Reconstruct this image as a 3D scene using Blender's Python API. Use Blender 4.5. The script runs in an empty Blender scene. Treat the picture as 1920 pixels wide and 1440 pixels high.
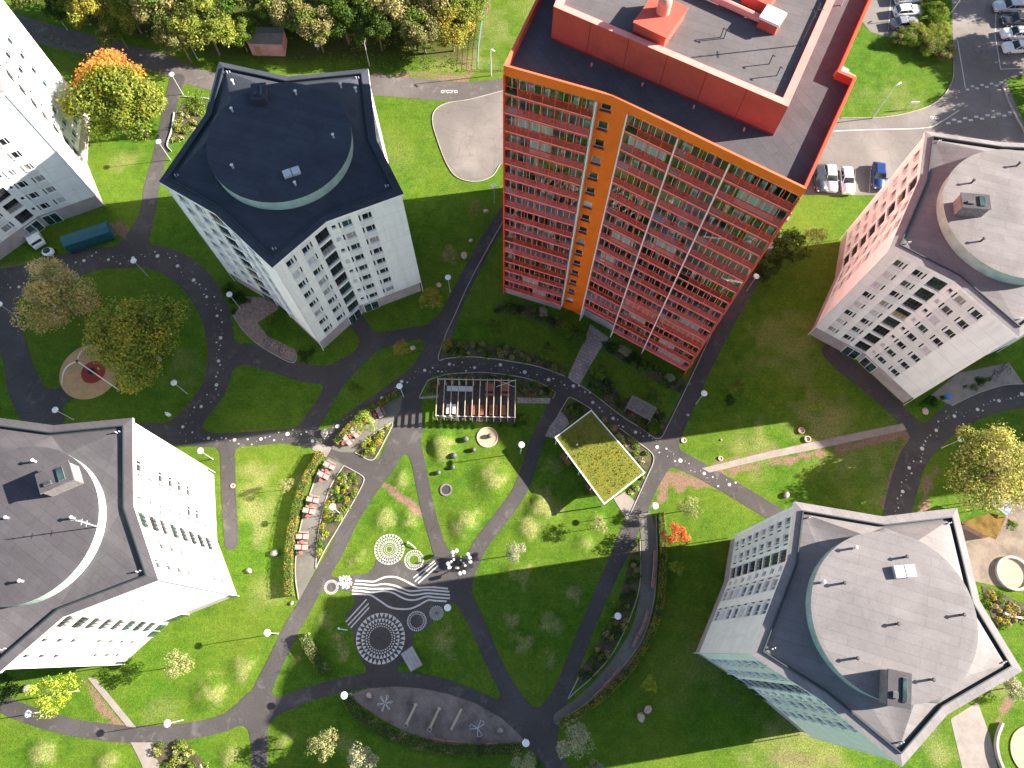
import bpy, bmesh, math, random
import numpy as np
from mathutils import Vector, Matrix
sc = bpy.context.scene
R_ = math.radians
# ---------------------------------------------------------------- camera
CH = 103.0                                   # drone height above the park, metres
FPX = 1400.0
VP = (944.2, 1218.5)                         # image point straight below the drone
_dn = np.array([VP[0]-960, 720-VP[1], -FPX]); _dn /= np.linalg.norm(_dn)
_up = -_dn
_yy = np.array([0., 1., 0.]); _yy -= _yy@_up*_up; _yy /= np.linalg.norm(_yy)
_xx = np.cross(_yy, _up)
RM = np.array([_xx, _yy, _up])
cam_d = bpy.data.cameras.new('camera'); cam = bpy.data.objects.new('camera', cam_d)
sc.collection.objects.link(cam); sc.camera = cam
cam_d.sensor_width = 36; cam_d.lens = FPX/1920*36
cam_d.clip_start = 0.5; cam_d.clip_end = 8000
M = Matrix([[*RM[0], 0], [*RM[1], 0], [*RM[2], CH], [0, 0, 0, 1]])
cam.matrix_world = M
# ---------------------------------------------------------------- sky and sun
SUN_AZ, SUN_EL = 8.3, 24.5                   # azimuth counted from +x towards +y
w = bpy.data.worlds.new('World'); sc.world = w; w.use_nodes = True
nt = w.node_tree; nt.nodes.clear()
sky = nt.nodes.new('ShaderNodeTexSky'); sky.sky_type = 'NISHITA'; sky.sun_disc = False
sky.sun_elevation = R_(SUN_EL); sky.sun_rotation = R_(90-SUN_AZ)
bgn = nt.nodes.new('ShaderNodeBackground'); bgn.inputs[1].default_value = 0.053
out = nt.nodes.new('ShaderNodeOutputWorld')
nt.links.new(sky.outputs[0], bgn.inputs[0]); nt.links.new(bgn.outputs[0], out.inputs[0])
sd = bpy.data.lights.new('sun', 'SUN'); sd.energy = 5.0; sd.angle = R_(0.5); sd.color = (1, 0.91, 0.80)
so = bpy.data.objects.new('sun', sd); sc.collection.objects.link(so)
sv = Vector((math.cos(R_(SUN_EL))*math.cos(R_(SUN_AZ)), math.cos(R_(SUN_EL))*math.sin(R_(SUN_AZ)), math.sin(R_(SUN_EL))))
so.rotation_euler = sv.to_track_quat('Z', 'Y').to_euler()
sc.view_settings.view_transform = 'Standard'; sc.view_settings.look = 'None'
sc.view_settings.exposure = 2.12; sc.view_settings.gamma = 1
sc.render.engine = 'CYCLES'
sc.cycles.max_bounces = 6; sc.cycles.diffuse_bounces = 3; sc.cycles.glossy_bounces = 3
sc.cycles.transmission_bounces = 4; sc.cycles.transparent_max_bounces = 8
# ---------------------------------------------------------------- helpers
def G(x, y, z=0.0):
    r = RM@np.array([x-960, 720-y, -FPX]); t = (CH-z)/-r[2]
    return (r[0]*t, r[1]*t)
def GV(x, y, z=0.0):
    a = G(x, y, z); return Vector((a[0], a[1], z))
def scl(x, y, z=0.0):                         # metres per pixel there
    a = G(x-5, y, z); b = G(x+5, y, z); c = G(x, y-5, z); d = G(x, y+5, z)
    return math.sqrt(math.dist(a, b)*math.dist(c, d))/10
def GL(pts, z=0.0): return [G(p[0], p[1], z) for p in pts]
COL = sc.collection
def tag(o, label=None, cat=None, group=None, kind=None):
    if label: o['label'] = label
    if cat: o['category'] = cat
    if group: o['group'] = group
    if kind: o['kind'] = kind
    return o
def thing(name, label, cat, loc=(0, 0, 0), rz=0.0, group=None):
    o = bpy.data.objects.new(name, None); COL.objects.link(o)
    o.location = loc; o.rotation_euler = (0, 0, rz); o.empty_display_size = .5
    return tag(o, label, cat, group)
def link(name, me, parent=None, loc=(0, 0, 0), rz=0.0):
    o = bpy.data.objects.new(name, me); COL.objects.link(o)
    o.location = loc; o.rotation_euler = (0, 0, rz)
    if parent: o.parent = parent
    return o
def copy_tree(o, parent=None):
    c = o.copy(); COL.objects.link(c)
    if parent: c.parent = parent
    for ch in list(o.children): copy_tree(ch, c)
    return c
class MB:
    def __init__(s): s.v = []; s.f = []; s.m = []
    def add(s, vs, fs, m=0):
        n = len(s.v); s.v += [tuple(v) for v in vs]
        s.f += [tuple(i+n for i in f) for f in fs]; s.m += [m]*len(fs); return s
    def box(s, x0, x1, y0, y1, z0, z1, m=0, rz=0, c=(0, 0), rx=None):
        P = [(x, y, z) for z in (z0, z1) for x, y in ((x0, y0), (x1, y0), (x1, y1), (x0, y1))]
        if rx: P = [tuple(rx@Vector(p)) for p in P]
        if rz or c != (0, 0):
            ca, sa = math.cos(rz), math.sin(rz)
            P = [(c[0]+x*ca-y*sa, c[1]+x*sa+y*ca, z) for x, y, z in P]
        return s.add(P, [(3, 2, 1, 0), (4, 5, 6, 7), (0, 1, 5, 4), (1, 2, 6, 5), (2, 3, 7, 6), (3, 0, 4, 7)], m)
    def prism(s, poly, z0, z1, m=0, top=None, cap=True, bot=False):
        n = len(poly)
        a = sum(poly[i][0]*poly[(i+1) % n][1]-poly[(i+1) % n][0]*poly[i][1] for i in range(n))
        if a < 0: poly = poly[::-1]
        vs = [(p[0], p[1], z0) for p in poly]+[(p[0], p[1], z1) for p in poly]
        s.add(vs, [(i, (i+1) % n, n+(i+1) % n, n+i) for i in range(n)], m)
        if cap: s.add(vs[n:], [tuple(range(n))], m if top is None else top)
        if bot: s.add(vs[:n], [tuple(range(n))[::-1]], m)
        return s
    def cyl(s, x, y, z0, z1, r0, r1=None, n=16, m=0, top=None):
        r1 = r0 if r1 is None else r1
        vs = [(x+r*math.cos(2*math.pi*i/n), y+r*math.sin(2*math.pi*i/n), z) for r, z in ((r0, z0), (r1, z1)) for i in range(n)]
        s.add(vs, [(i, (i+1) % n, n+(i+1) % n, n+i) for i in range(n)], m)
        s.add(vs[n:], [tuple(range(n))], m if top is None else top)
        return s
    def tube(s, pts, r, n=6, m=0, cap=True):
        pts = [Vector(p) for p in pts]; rs = r if isinstance(r, (list, tuple)) else [r]*len(pts)
        vs = []
        for i, p in enumerate(pts):
            d = (pts[min(i+1, len(pts)-1)]-pts[max(i-1, 0)]).normalized()
            a = d.cross(Vector((0, 0, 1)))
            if a.length < .05: a = d.cross(Vector((1, 0, 0)))
            a.normalize(); b = d.cross(a)
            for k in range(n):
                t = 2*math.pi*k/n; vs.append(p+(a*math.cos(t)+b*math.sin(t))*rs[i])
        fs = []
        for i in range(len(pts)-1):
            for k in range(n):
                k2 = (k+1) % n; fs.append((i*n+k, i*n+k2, (i+1)*n+k2, (i+1)*n+k))
        if cap: fs += [tuple(range(n))[::-1], tuple(range((len(pts)-1)*n, len(pts)*n))]
        return s.add(vs, fs, m)
    def ball(s, x, y, z, rx, ry=None, rz=None, n=12, k=8, m=0, wob=0, rng=None):
        ry = ry or rx; rz = rz or rx; vs = []
        for j in range(1, k):
            ph = math.pi*j/k
            for i in range(n):
                t = 2*math.pi*i/n; q = 1+(rng.uniform(-wob, wob) if wob else 0)
                vs.append((x+rx*q*math.sin(ph)*math.cos(t), y+ry*q*math.sin(ph)*math.sin(t), z+rz*q*math.cos(ph)))
        vs += [(x, y, z+rz), (x, y, z-rz)]; a = len(vs)-2
        fs = [(a, i, (i+1) % n) for i in range(n)]
        for j in range(k-2):
            for i in range(n):
                fs.append((j*n+i, (j+1)*n+i, (j+1)*n+(i+1) % n, j*n+(i+1) % n))
        fs += [(a+1, (k-2)*n+(i+1) % n, (k-2)*n+i) for i in range(n)]
        return s.add(vs, fs, m)
    def ring(s, x, y, z, r0, r1, n=40, m=0):
        vs = [(x+r*math.cos(2*math.pi*i/n), y+r*math.sin(2*math.pi*i/n), z) for r in (r0, r1) for i in range(n)]
        return s.add(vs, [(i, n+i, n+(i+1) % n, (i+1) % n) for i in range(n)], m)
    def build(s, name, mats, parent=None, loc=(0, 0, 0), rz=0, smooth=False, bevel=0):
        return link(name, s.mesh(name, mats, smooth, bevel), parent, loc, rz)
    def mesh(s, name, mats, smooth=False, bevel=0):
        me = bpy.data.meshes.new(name); me.from_pydata(s.v, [], s.f)
        mats = mats if isinstance(mats, (list, tuple)) else [mats]
        for m in mats: me.materials.append(m)
        me.polygons.foreach_set('material_index', s.m)
        if smooth: me.polygons.foreach_set('use_smooth', [True]*len(s.f))
        if bevel:
            bm = bmesh.new(); bm.from_mesh(me)
            bmesh.ops.remove_doubles(bm, verts=bm.verts, dist=1e-4)
            bmesh.ops.bevel(bm, geom=[e for e in bm.edges if len(e.link_faces) == 2 and e.calc_face_angle(0) > .5], offset=bevel, segments=2, affect='EDGES')
            bm.to_mesh(me); bm.free()
        me.update(); return me
# ---------------------------------------------------------------- materials
def newmat(name):
    m = bpy.data.materials.new(name); m.use_nodes = True
    t = m.node_tree; return m, t, t.nodes['Principled BSDF']
def N(t, ty, **k):
    n = t.nodes.new(ty)
    for a, b in k.items(): setattr(n, a, b)
    return n
def ramp(t, fac, stops):
    r = N(t, 'ShaderNodeValToRGB'); e = r.color_ramp.elements
    while len(e) < len(stops): e.new(.5)
    for q, (p, c) in zip(e, stops): q.position = p; q.color = (*c, 1)
    t.links.new(fac, r.inputs[0]); return r.outputs[0]
def noise(t, vec, scale, detail=4, rough=.6, dist=0):
    n = N(t, 'ShaderNodeTexNoise'); n.inputs['Scale'].default_value = scale
    n.inputs['Detail'].default_value = detail; n.inputs['Roughness'].default_value = rough
    n.inputs['Distortion'].default_value = dist
    t.links.new(vec, n.inputs['Vector']); return n.outputs[0]
def mixc(t, a, b, fac, mode='MIX'):
    m = N(t, 'ShaderNodeMix', data_type='RGBA', blend_type=mode)
    for s, v in ((m.inputs[0], fac), (m.inputs[6], a), (m.inputs[7], b)):
        if isinstance(v, (int, float)): s.default_value = v
        elif isinstance(v, tuple): s.default_value = (*v, 1)
        else: t.links.new(v, s)
    return m.outputs[2]
def math_(t, op, a, b=0.0, c=None):
    m = N(t, 'ShaderNodeMath', operation=op)
    for s, v in zip(m.inputs, (a, b, c)):
        if v is None: continue
        if isinstance(v, (int, float)): s.default_value = v
        else: t.links.new(v, s)
    return m.outputs[0]
def mrange(t, v, a, b, c=0.0, d=1.0):
    m = N(t, 'ShaderNodeMapRange'); t.links.new(v, m.inputs[0])
    for i, x in enumerate((a, b, c, d)): m.inputs[i+1].default_value = x
    return m.outputs[0]
def posn(t): return N(t, 'ShaderNodeNewGeometry').outputs['Position']
def bumpn(t, p, h, s=.3, d=.05):
    b = N(t, 'ShaderNodeBump'); b.inputs['Strength'].default_value = s; b.inputs['Distance'].default_value = d
    t.links.new(h, b.inputs['Height']); t.links.new(b.outputs[0], p.inputs['Normal'])
def pbr(name, col, rough=.8, var=.12, scale=1.5, fine=20, bump=.1, spec=.3, metal=0, coat=0, tint=None):
    m, t, p = newmat(name); P = posn(t)
    n1 = noise(t, P, scale, 5, .65); n2 = noise(t, P, fine, 3, .6)
    dark = tuple(c*(1-var*2) for c in col); light = tuple(min(1, c*(1+var*1.5)) for c in (tint or col))
    a = ramp(t, n1, [(.3, dark), (.52, col), (.72, light)])
    f = mrange(t, n2, .3, .7, 1-var, 1+var*.7)
    cc = N(t, 'ShaderNodeCombineXYZ')
    for i in range(3): t.links.new(f, cc.inputs[i])
    v = mixc(t, a, cc.outputs[0], 1.0, 'MULTIPLY')
    t.links.new(v, p.inputs['Base Color'])
    p.inputs['Roughness'].default_value = rough; p.inputs['Specular IOR Level'].default_value = spec
    p.inputs['Metallic'].default_value = metal
    if coat: p.inputs['Coat Weight'].default_value = coat
    if bump: bumpn(t, p, n2, bump, .02)
    return m
def flat(name, col, rough=.5, metal=0, spec=.5):
    return pbr(name, col, rough, .05, 3, 30, 0, spec, metal)
def asphalt(name, col, stain):
    m, t, p = newmat(name); P = posn(t)
    big = noise(t, P, .09, 4, .6, .4); mid = noise(t, P, .45, 6, .72, .5); fine = noise(t, P, 9, 3, .8)
    a = ramp(t, big, [(.35, tuple(c*.86 for c in col)), (.5, col), (.68, tuple(c*1.35 for c in col))])
    a = mixc(t, a, stain, math_(t, 'MULTIPLY', mrange(t, mid, .56, .68), .55))
    cr = N(t, 'ShaderNodeTexVoronoi', feature='DISTANCE_TO_EDGE'); cr.inputs['Scale'].default_value = .23
    dv = N(t, 'ShaderNodeVectorMath', operation='ADD'); sn = N(t, 'ShaderNodeTexNoise'); sn.inputs['Scale'].default_value = .8
    t.links.new(P, sn.inputs['Vector']); t.links.new(P, dv.inputs[0]); t.links.new(sn.outputs[1], dv.inputs[1])
    t.links.new(dv.outputs[0], cr.inputs['Vector'])
    a = mixc(t, a, tuple(c*.45 for c in col), math_(t, 'MULTIPLY', mrange(t, cr.outputs[0], .012, .004), .35))
    f = mrange(t, fine, .25, .75, .72, 1.28)
    cc = N(t, 'ShaderNodeCombineXYZ')
    for i in range(3): t.links.new(f, cc.inputs[i])
    a = mixc(t, a, cc.outputs[0], 1.0, 'MULTIPLY')
    t.links.new(a, p.inputs['Base Color']); p.inputs['Roughness'].default_value = .85
    p.inputs['Specular IOR Level'].default_value = .25
    bumpn(t, p, fine, .35, .02); return m
def paver(name, col, sx, sy, rot=0, gap=.03, var=.15):
    m, t, p = newmat(name); P = posn(t)
    mp = N(t, 'ShaderNodeMapping'); mp.inputs['Rotation'].default_value = (0, 0, rot); t.links.new(P, mp.inputs[0])
    b = N(t, 'ShaderNodeTexBrick'); t.links.new(mp.outputs[0], b.inputs[0])
    b.inputs['Color1'].default_value = (*[c*(1-var) for c in col], 1); b.inputs['Color2'].default_value = (*[c*(1+var) for c in col], 1)
    b.inputs['Mortar'].default_value = (*[c*.45 for c in col], 1); b.inputs['Scale'].default_value = 1
    b.inputs['Mortar Size'].default_value = gap; b.inputs['Brick Width'].default_value = sx; b.inputs['Row Height'].default_value = sy
    n1 = noise(t, P, .7, 5, .7)
    f = mrange(t, n1, .3, .7, .75, 1.2); cc = N(t, 'ShaderNodeCombineXYZ')
    for i in range(3): t.links.new(f, cc.inputs[i])
    t.links.new(mixc(t, b.outputs[0], cc.outputs[0], 1.0, 'MULTIPLY'), p.inputs['Base Color'])
    p.inputs['Roughness'].default_value = .85; return m
def wallmat(name, col, storey=2.84, off=2.7):
    m, t, p = newmat(name)
    tc = N(t, 'ShaderNodeTexCoord'); sp = N(t, 'ShaderNodeSeparateXYZ'); t.links.new(tc.outputs['Object'], sp.inputs[0])
    fr = math_(t, 'FRACT', math_(t, 'DIVIDE', math_(t, 'SUBTRACT', sp.outputs[2], off), storey))
    ln = math_(t, 'MAXIMUM', mrange(t, fr, .014, .006), mrange(t, fr, .986, .994))
    P = posn(t)
    mp = N(t, 'ShaderNodeMapping'); mp.inputs['Scale'].default_value = (1.4, 1.4, .1); t.links.new(P, mp.inputs[0])
    st = noise(t, mp.outputs[0], 1, 5, .7); mo = noise(t, P, .5, 4, .6)
    a = mixc(t, col, tuple(c*.78 for c in col), mrange(t, st, .5, .75))
    a = mixc(t, a, tuple(c*.92 for c in col), mrange(t, mo, .45, .65))
    a = mixc(t, a, tuple(c*.62 for c in col), math_(t, 'MULTIPLY', ln, .8))
    t.links.new(a, p.inputs['Base Color']); p.inputs['Roughness'].default_value = .8
    p.inputs['Specular IOR Level'].default_value = .2; return m
def roofmat(name, col, rot=0.0, w=1.0):
    m, t, p = newmat(name); P = posn(t)
    mp = N(t, 'ShaderNodeMapping'); mp.inputs['Rotation'].default_value = (0, 0, rot); t.links.new(P, mp.inputs[0])
    b = N(t, 'ShaderNodeTexBrick'); t.links.new(mp.outputs[0], b.inputs[0])
    b.inputs['Color1'].default_value = (*[c*.93 for c in col], 1); b.inputs['Color2'].default_value = (*[c*1.07 for c in col], 1)
    b.inputs['Mortar'].default_value = (*[c*.72 for c in col], 1); b.inputs['Scale'].default_value = 1
    b.inputs['Mortar Size'].default_value = .02; b.inputs['Brick Width'].default_value = 7.0; b.inputs['Row Height'].default_value = w
    n1 = noise(t, P, .25, 6, .7, .6); n2 = noise(t, P, 6, 3, .7); p.inputs['Roughness'].default_value = .95; n3 = noise(t, P, 1.3, 4, .7)
    f = math_(t, 'MULTIPLY', mrange(t, n1, .3, .7, .84, 1.16), mrange(t, n2, .3, .7, .92, 1.08)); cc = N(t, 'ShaderNodeCombineXYZ')
    for i in range(3): t.links.new(f, cc.inputs[i])
    a = mixc(t, b.outputs[0], cc.outputs[0], 1.0, 'MULTIPLY')
    a = mixc(t, a, tuple(c*.7 for c in col), math_(t, 'MULTIPLY', mrange(t, n3, .6, .72), .45))
    t.links.new(a, p.inputs['Base Color']); p.inputs['Roughness'].default_value = .9
    p.inputs['Specular IOR Level'].default_value = .15
    bumpn(t, p, n2, .15, .02); return m
def glass_dark(name, col=(.02, .025, .03), rough=.06, var=.5):
    m, t, p = newmat(name); P = posn(t); n1 = noise(t, P, .9, 2, .5)
    a = ramp(t, n1, [(.35, tuple(c*.5 for c in col)), (.65, tuple(c*(1+var) for c in col))])
    t.links.new(a, p.inputs['Base Color']); p.inputs['Roughness'].default_value = rough
    p.inputs['Specular IOR Level'].default_value = .6; return m
def clearglass(name, tint=(1, 1, 1), refl=.16):
    m = bpy.data.materials.new(name); m.use_nodes = True; t = m.node_tree; t.nodes.clear()
    o = N(t, 'ShaderNodeOutputMaterial'); mx = N(t, 'ShaderNodeMixShader'); tr = N(t, 'ShaderNodeBsdfTransparent'); gl = N(t, 'ShaderNodeBsdfGlossy')
    tr.inputs[0].default_value = (*tint, 1); gl.inputs['Roughness'].default_value = .02
    fr = N(t, 'ShaderNodeFresnel'); fr.inputs[0].default_value = 1.5
    f = math_(t, 'ADD', fr.outputs[0], refl); t.links.new(f, mx.inputs[0])
    t.links.new(tr.outputs[0], mx.inputs[1]); t.links.new(gl.outputs[0], mx.inputs[2]); t.links.new(mx.outputs[0], o.inputs[0]); return m
def leafmat(name, trans=.3):
    m = bpy.data.materials.new(name); m.use_nodes = True; t = m.node_tree; t.nodes.clear()
    o = N(t, 'ShaderNodeOutputMaterial'); mx = N(t, 'ShaderNodeMixShader'); d = N(t, 'ShaderNodeBsdfDiffuse'); tr = N(t, 'ShaderNodeBsdfTranslucent')
    at = N(t, 'ShaderNodeAttribute', attribute_name='col'); oi = N(t, 'ShaderNodeObjectInfo')
    hs = N(t, 'ShaderNodeHueSaturation'); t.links.new(at.outputs[0], hs.inputs['Color'])
    t.links.new(mrange(t, oi.outputs['Random'], 0, 1, .485, .515), hs.inputs['Hue'])
    t.links.new(mrange(t, oi.outputs['Random'], 0, 1, 1.15, .85), hs.inputs['Value'])
    t.links.new(hs.outputs[0], d.inputs[0]); t.links.new(hs.outputs[0], tr.inputs[0]); mx.inputs[0].default_value = trans
    t.links.new(d.outputs[0], mx.inputs[1]); t.links.new(tr.outputs[0], mx.inputs[2]); t.links.new(mx.outputs[0], o.inputs[0]); return m
def milky(name, c, k):
    m = bpy.data.materials.new(name); m.use_nodes = True; t = m.node_tree; t.nodes.clear()
    o = N(t, 'ShaderNodeOutputMaterial'); mx = N(t, 'ShaderNodeMixShader'); tr = N(t, 'ShaderNodeBsdfTransparent'); d = N(t, 'ShaderNodeBsdfDiffuse')
    d.inputs[0].default_value = (*c, 1); mx.inputs[0].default_value = k; t.links.new(tr.outputs[0], mx.inputs[1]); t.links.new(d.outputs[0], mx.inputs[2]); t.links.new(mx.outputs[0], o.inputs[0]); return m
LEAF = leafmat('foliage')
MT = dict(
 asph=asphalt('asphalt', (.064, .058, .057), (.16, .145, .135)),
 asph_old=asphalt('worn_asphalt', (.105, .093, .088), (.26, .235, .22)),
 asph_lot=asphalt('pale_asphalt', (.165, .146, .134), (.15, .13, .12)),
 prom=asphalt('fine_gravel_paving', (.14, .132, .112), (.20, .18, .15)),
 gravel=pbr('pinkish_gravel', (.20, .165, .15), .95, .25, .4, 14, .5),
 concrete=pbr('pale_concrete', (.26, .225, .20), .85, .1, .7, 12, .2),
 slab=paver('concrete_slabs', (.32, .275, .26), .7, .5, .5, .03),
 brick=paver('worn_red_paving', (.30, .21, .18), .3, .15, .6, .02, .3),
 kerb=pbr('pale_kerb_stone', (.36, .33, .30), .85, .12, 1.5, 15, .2),
 white=wallmat('white_wall_panels', (.87, .86, .855)),
 band=wallmat('grey_wall_bands', (.73, .73, .725)),
 plinth=pbr('pinkish_grey_plinth', (.40, .35, .345), .85, .1, .6, 12, .15),
 reveal=flat('window_reveal', (.72, .72, .72), .7),
 wframe=flat('white_window_frame', (.75, .76, .76), .5),
 glass=glass_dark('dark_window_glass'), glass2=glass_dark('greenish_window_glass', (.03, .06, .055)),
 blind=pbr('pale_blind', (.55, .51, .54), .7, .06, 2, 20, 0), blind2=pbr('grey_curtain', (.30, .28, .27), .7, .15, 2, 20, 0),
 curt=pbr('sandy_curtain', (.42, .32, .16), .8, .15, 2, 20, 0),
 roof=roofmat('bitumen_roof_felt', (.185, .172, .172), .3), roof_shade=roofmat('shade_tinted_roof_felt', (.048, .055, .072), .3), roofd=roofmat('dark_grey_roof_felt', (.075, .07, .077), .6), drum=pbr('green_copper_sheet', (.38, .50, .44), .6, .12, .8, 6, .1),  # navy felt: the red tower's shadow is put into this roof colour
 darktrim=flat('dark_gutter', (.025, .035, .04), .5), eave=roofmat('eave_felt', (.215, .20, .20), 1.1, .8),
 red=pbr('red_render', (.56, .085, .058), .75, .08, .5, 15, .1), redcap=pbr('pink_red_coping', (.78, .26, .22), .6, .06, 1, 10, .05),
 orange=pbr('orange_panels', (.92, .17, .012), .6, .05, .5, 10, .05), rail=flat('red_railing', (.88, .07, .035), .5),
 railpane=milky('rose_railing_panel', (.84, .26, .28), .34), clear=clearglass('balcony_glass', (.98, .99, .98), .05),
 metal=flat('light_grey_metal', (.62, .62, .63), .4, .3), dmetal=flat('dark_metal', (.06, .06, .065), .5, .3), black=flat('black_rubber', (.015, .015, .017), .6),
 paint=pbr('white_road_paint', (.55, .535, .50), .7, .08, 2, 15, 0), wpl=flat('white_plastic', (.82, .82, .80), .4),
 wood=pbr('red_brown_wood', (.34, .12, .075), .7, .15, 3, 20, .1), pinkwood=pbr('weathered_pink_wood', (.38, .21, .17), .8, .12, 3, 20, .1),
 lumber=pbr('pale_timber', (.45, .38, .26), .75, .1, 2, 20, .1), greyw=pbr('grey_weathered_timber', (.22, .20, .20), .85, .2, 3, 20, .2),
 stone=pbr('pink_granite', (.50, .38, .33), .85, .18, 3, 14, .4), pstone=pbr('pale_stone', (.30, .265, .25), .85, .12, 3, 14, .3),
 blackst=pbr('dark_ball_stone', (.10, .10, .10), .6, .3, 6, 20, .3), sand=pbr('play_sand', (.48, .35, .23), .95, .08, 1, 10, .3),
 rubber=pbr('tan_rubber_floor', (.55, .32, .155), .9, .08, .8, 12, .1), rubred=pbr('red_rubber_floor', (.34, .05, .035), .9, .12, .8, 12, .1),
 coral=flat('coral_plastic', (.62, .11, .09), .5), teal=flat('teal_painted_steel', (.02, .10, .125), .45), soil=pbr('bare_soil', (.08, .07, .04), .95, .3, 1, 12, .5),
 pinkp=pbr('pink_boards', (.52, .27, .29), .8, .1, .6, 12, .1), bark=pbr('grey_brown_bark', (.19, .15, .12), .9, .25, 2, 12, .4), pbark=pbr('pale_bark', (.34, .30, .25), .9, .2, 2, 12, .3),
)
# ---------------------------------------------------------------- ground plan: strokes (x, y, width) traced on the drone photo, laid on the ground
def catm(pts, n=6):
    P = [np.array(p, float) for p in pts]; P = [2*P[0]-P[1]]+P+[2*P[-1]-P[-2]]; o = []
    for i in range(1, len(P)-2):
        for k in range(n):
            u = k/n
            o.append(.5*((2*P[i])+(-P[i-1]+P[i+1])*u+(2*P[i-1]-5*P[i]+4*P[i+1]-P[i+2])*u*u+(-P[i-1]+3*P[i]-3*P[i+1]+P[i+2])*u**3))
    o.append(P[-2]); return [tuple(q) for q in o]
X0, X1, Y0, Y1, ST = -118., 118., -32., 130., .3
gx = np.arange(X0, X1, ST); gy = np.arange(Y0, Y1, ST); GX, GY = np.meshgrid(gx, gy)
def stroke_field(pts, smooth=True):
    F = np.full(GX.shape, 50.)
    P = catm(pts, 5) if smooth and len(pts) > 2 else pts
    W = [(G(p[0], p[1]), p[2]*scl(p[0], p[1])/2) for p in P]
    for (a, ra), (b, rb) in zip(W[:-1], W[1:]):
        pad = max(ra, rb)+5
        i0 = max(0, int((min(a[0], b[0])-pad-X0)/ST)); i1 = int((max(a[0], b[0])+pad-X0)/ST)+2
        j0 = max(0, int((min(a[1], b[1])-pad-Y0)/ST)); j1 = int((max(a[1], b[1])+pad-Y0)/ST)+2
        x = GX[j0:j1, i0:i1]; y = GY[j0:j1, i0:i1]
        if x.size == 0: continue
        dx, dy = b[0]-a[0], b[1]-a[1]; L2 = dx*dx+dy*dy+1e-9
        t = np.clip(((x-a[0])*dx+(y-a[1])*dy)/L2, 0, 1)
        d = np.hypot(x-a[0]-t*dx, y-a[1]-t*dy)-(ra+(rb-ra)*t)
        F[j0:j1, i0:i1] = np.minimum(F[j0:j1, i0:i1], d)
    return F
def poly_field(px, smooth=False, world=False):
    if smooth: px = catm(list(px)+[px[0]], 5)[:-1]
    P = px if world else GL(px)
    D = np.full(GX.shape, 1e9); ins = np.zeros(GX.shape, bool)
    for (ax, ay), (bx, by) in zip(P, P[1:]+P[:1]):
        dx, dy = bx-ax, by-ay; L2 = dx*dx+dy*dy+1e-9
        t = np.clip(((GX-ax)*dx+(GY-ay)*dy)/L2, 0, 1)
        D = np.minimum(D, (GX-ax-t*dx)**2+(GY-ay-t*dy)**2)
        c = ((ay > GY) != (by > GY)) & (GX < (bx-ax)*(GY-ay)/((by-ay) if by != ay else 1e-9)+ax)
        ins ^= c
    D = np.sqrt(D); return np.where(ins, -D, D)
def smin(a, b, k):
    h = np.maximum(k-np.abs(a-b), 0)/k
    return np.minimum(a, b)-h*h*k/4
def sheet(name, F, z, mat, kind='structure', rag=0.0):
    nx, ny = len(gx), len(gy)
    V = []; idx = {}; FC = []
    def vid(x, y):
        k = (round(x, 3), round(y, 3))
        if k not in idx: idx[k] = len(V); V.append((x, y, z))
        return idx[k]
    S = F < 0
    full = S[:-1, :-1] & S[1:, :-1] & S[:-1, 1:] & S[1:, 1:]
    anyc = S[:-1, :-1] | S[1:, :-1] | S[:-1, 1:] | S[1:, 1:]
    for j in range(ny-1):
        row = full[j]
        if row.any():
            e = np.flatnonzero(np.diff(np.concatenate(([0], row.astype(np.int8), [0]))))
            for a, b in zip(e[::2], e[1::2]):
                for c in range(a, b, 12):
                    d = min(c+12, b)
                    FC.append((vid(gx[c], gy[j]), vid(gx[d], gy[j]), vid(gx[d], gy[j+1]), vid(gx[c], gy[j+1])))
        for i in np.flatnonzero(anyc[j] & ~row):
            C = [(gx[i], gy[j], F[j, i]), (gx[i+1], gy[j], F[j, i+1]), (gx[i+1], gy[j+1], F[j+1, i+1]), (gx[i], gy[j+1], F[j+1, i])]
            o = []
            for q in range(4):
                a, b = C[q], C[(q+1) % 4]
                if a[2] < 0: o.append((a[0], a[1]))
                if (a[2] < 0) != (b[2] < 0):
                    t = a[2]/(a[2]-b[2]); o.append((a[0]+(b[0]-a[0])*t, a[1]+(b[1]-a[1])*t))
            f = []
            for p in o:
                k = vid(*p)
                if not f or (f[-1] != k and f[0] != k): f.append(k)
            if len(f) > 2: FC.append(tuple(f))
    me = bpy.data.meshes.new(name); me.from_pydata(V, [], FC); me.materials.append(mat); me.update()
    return tag(link(name, me), kind=kind)
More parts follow.
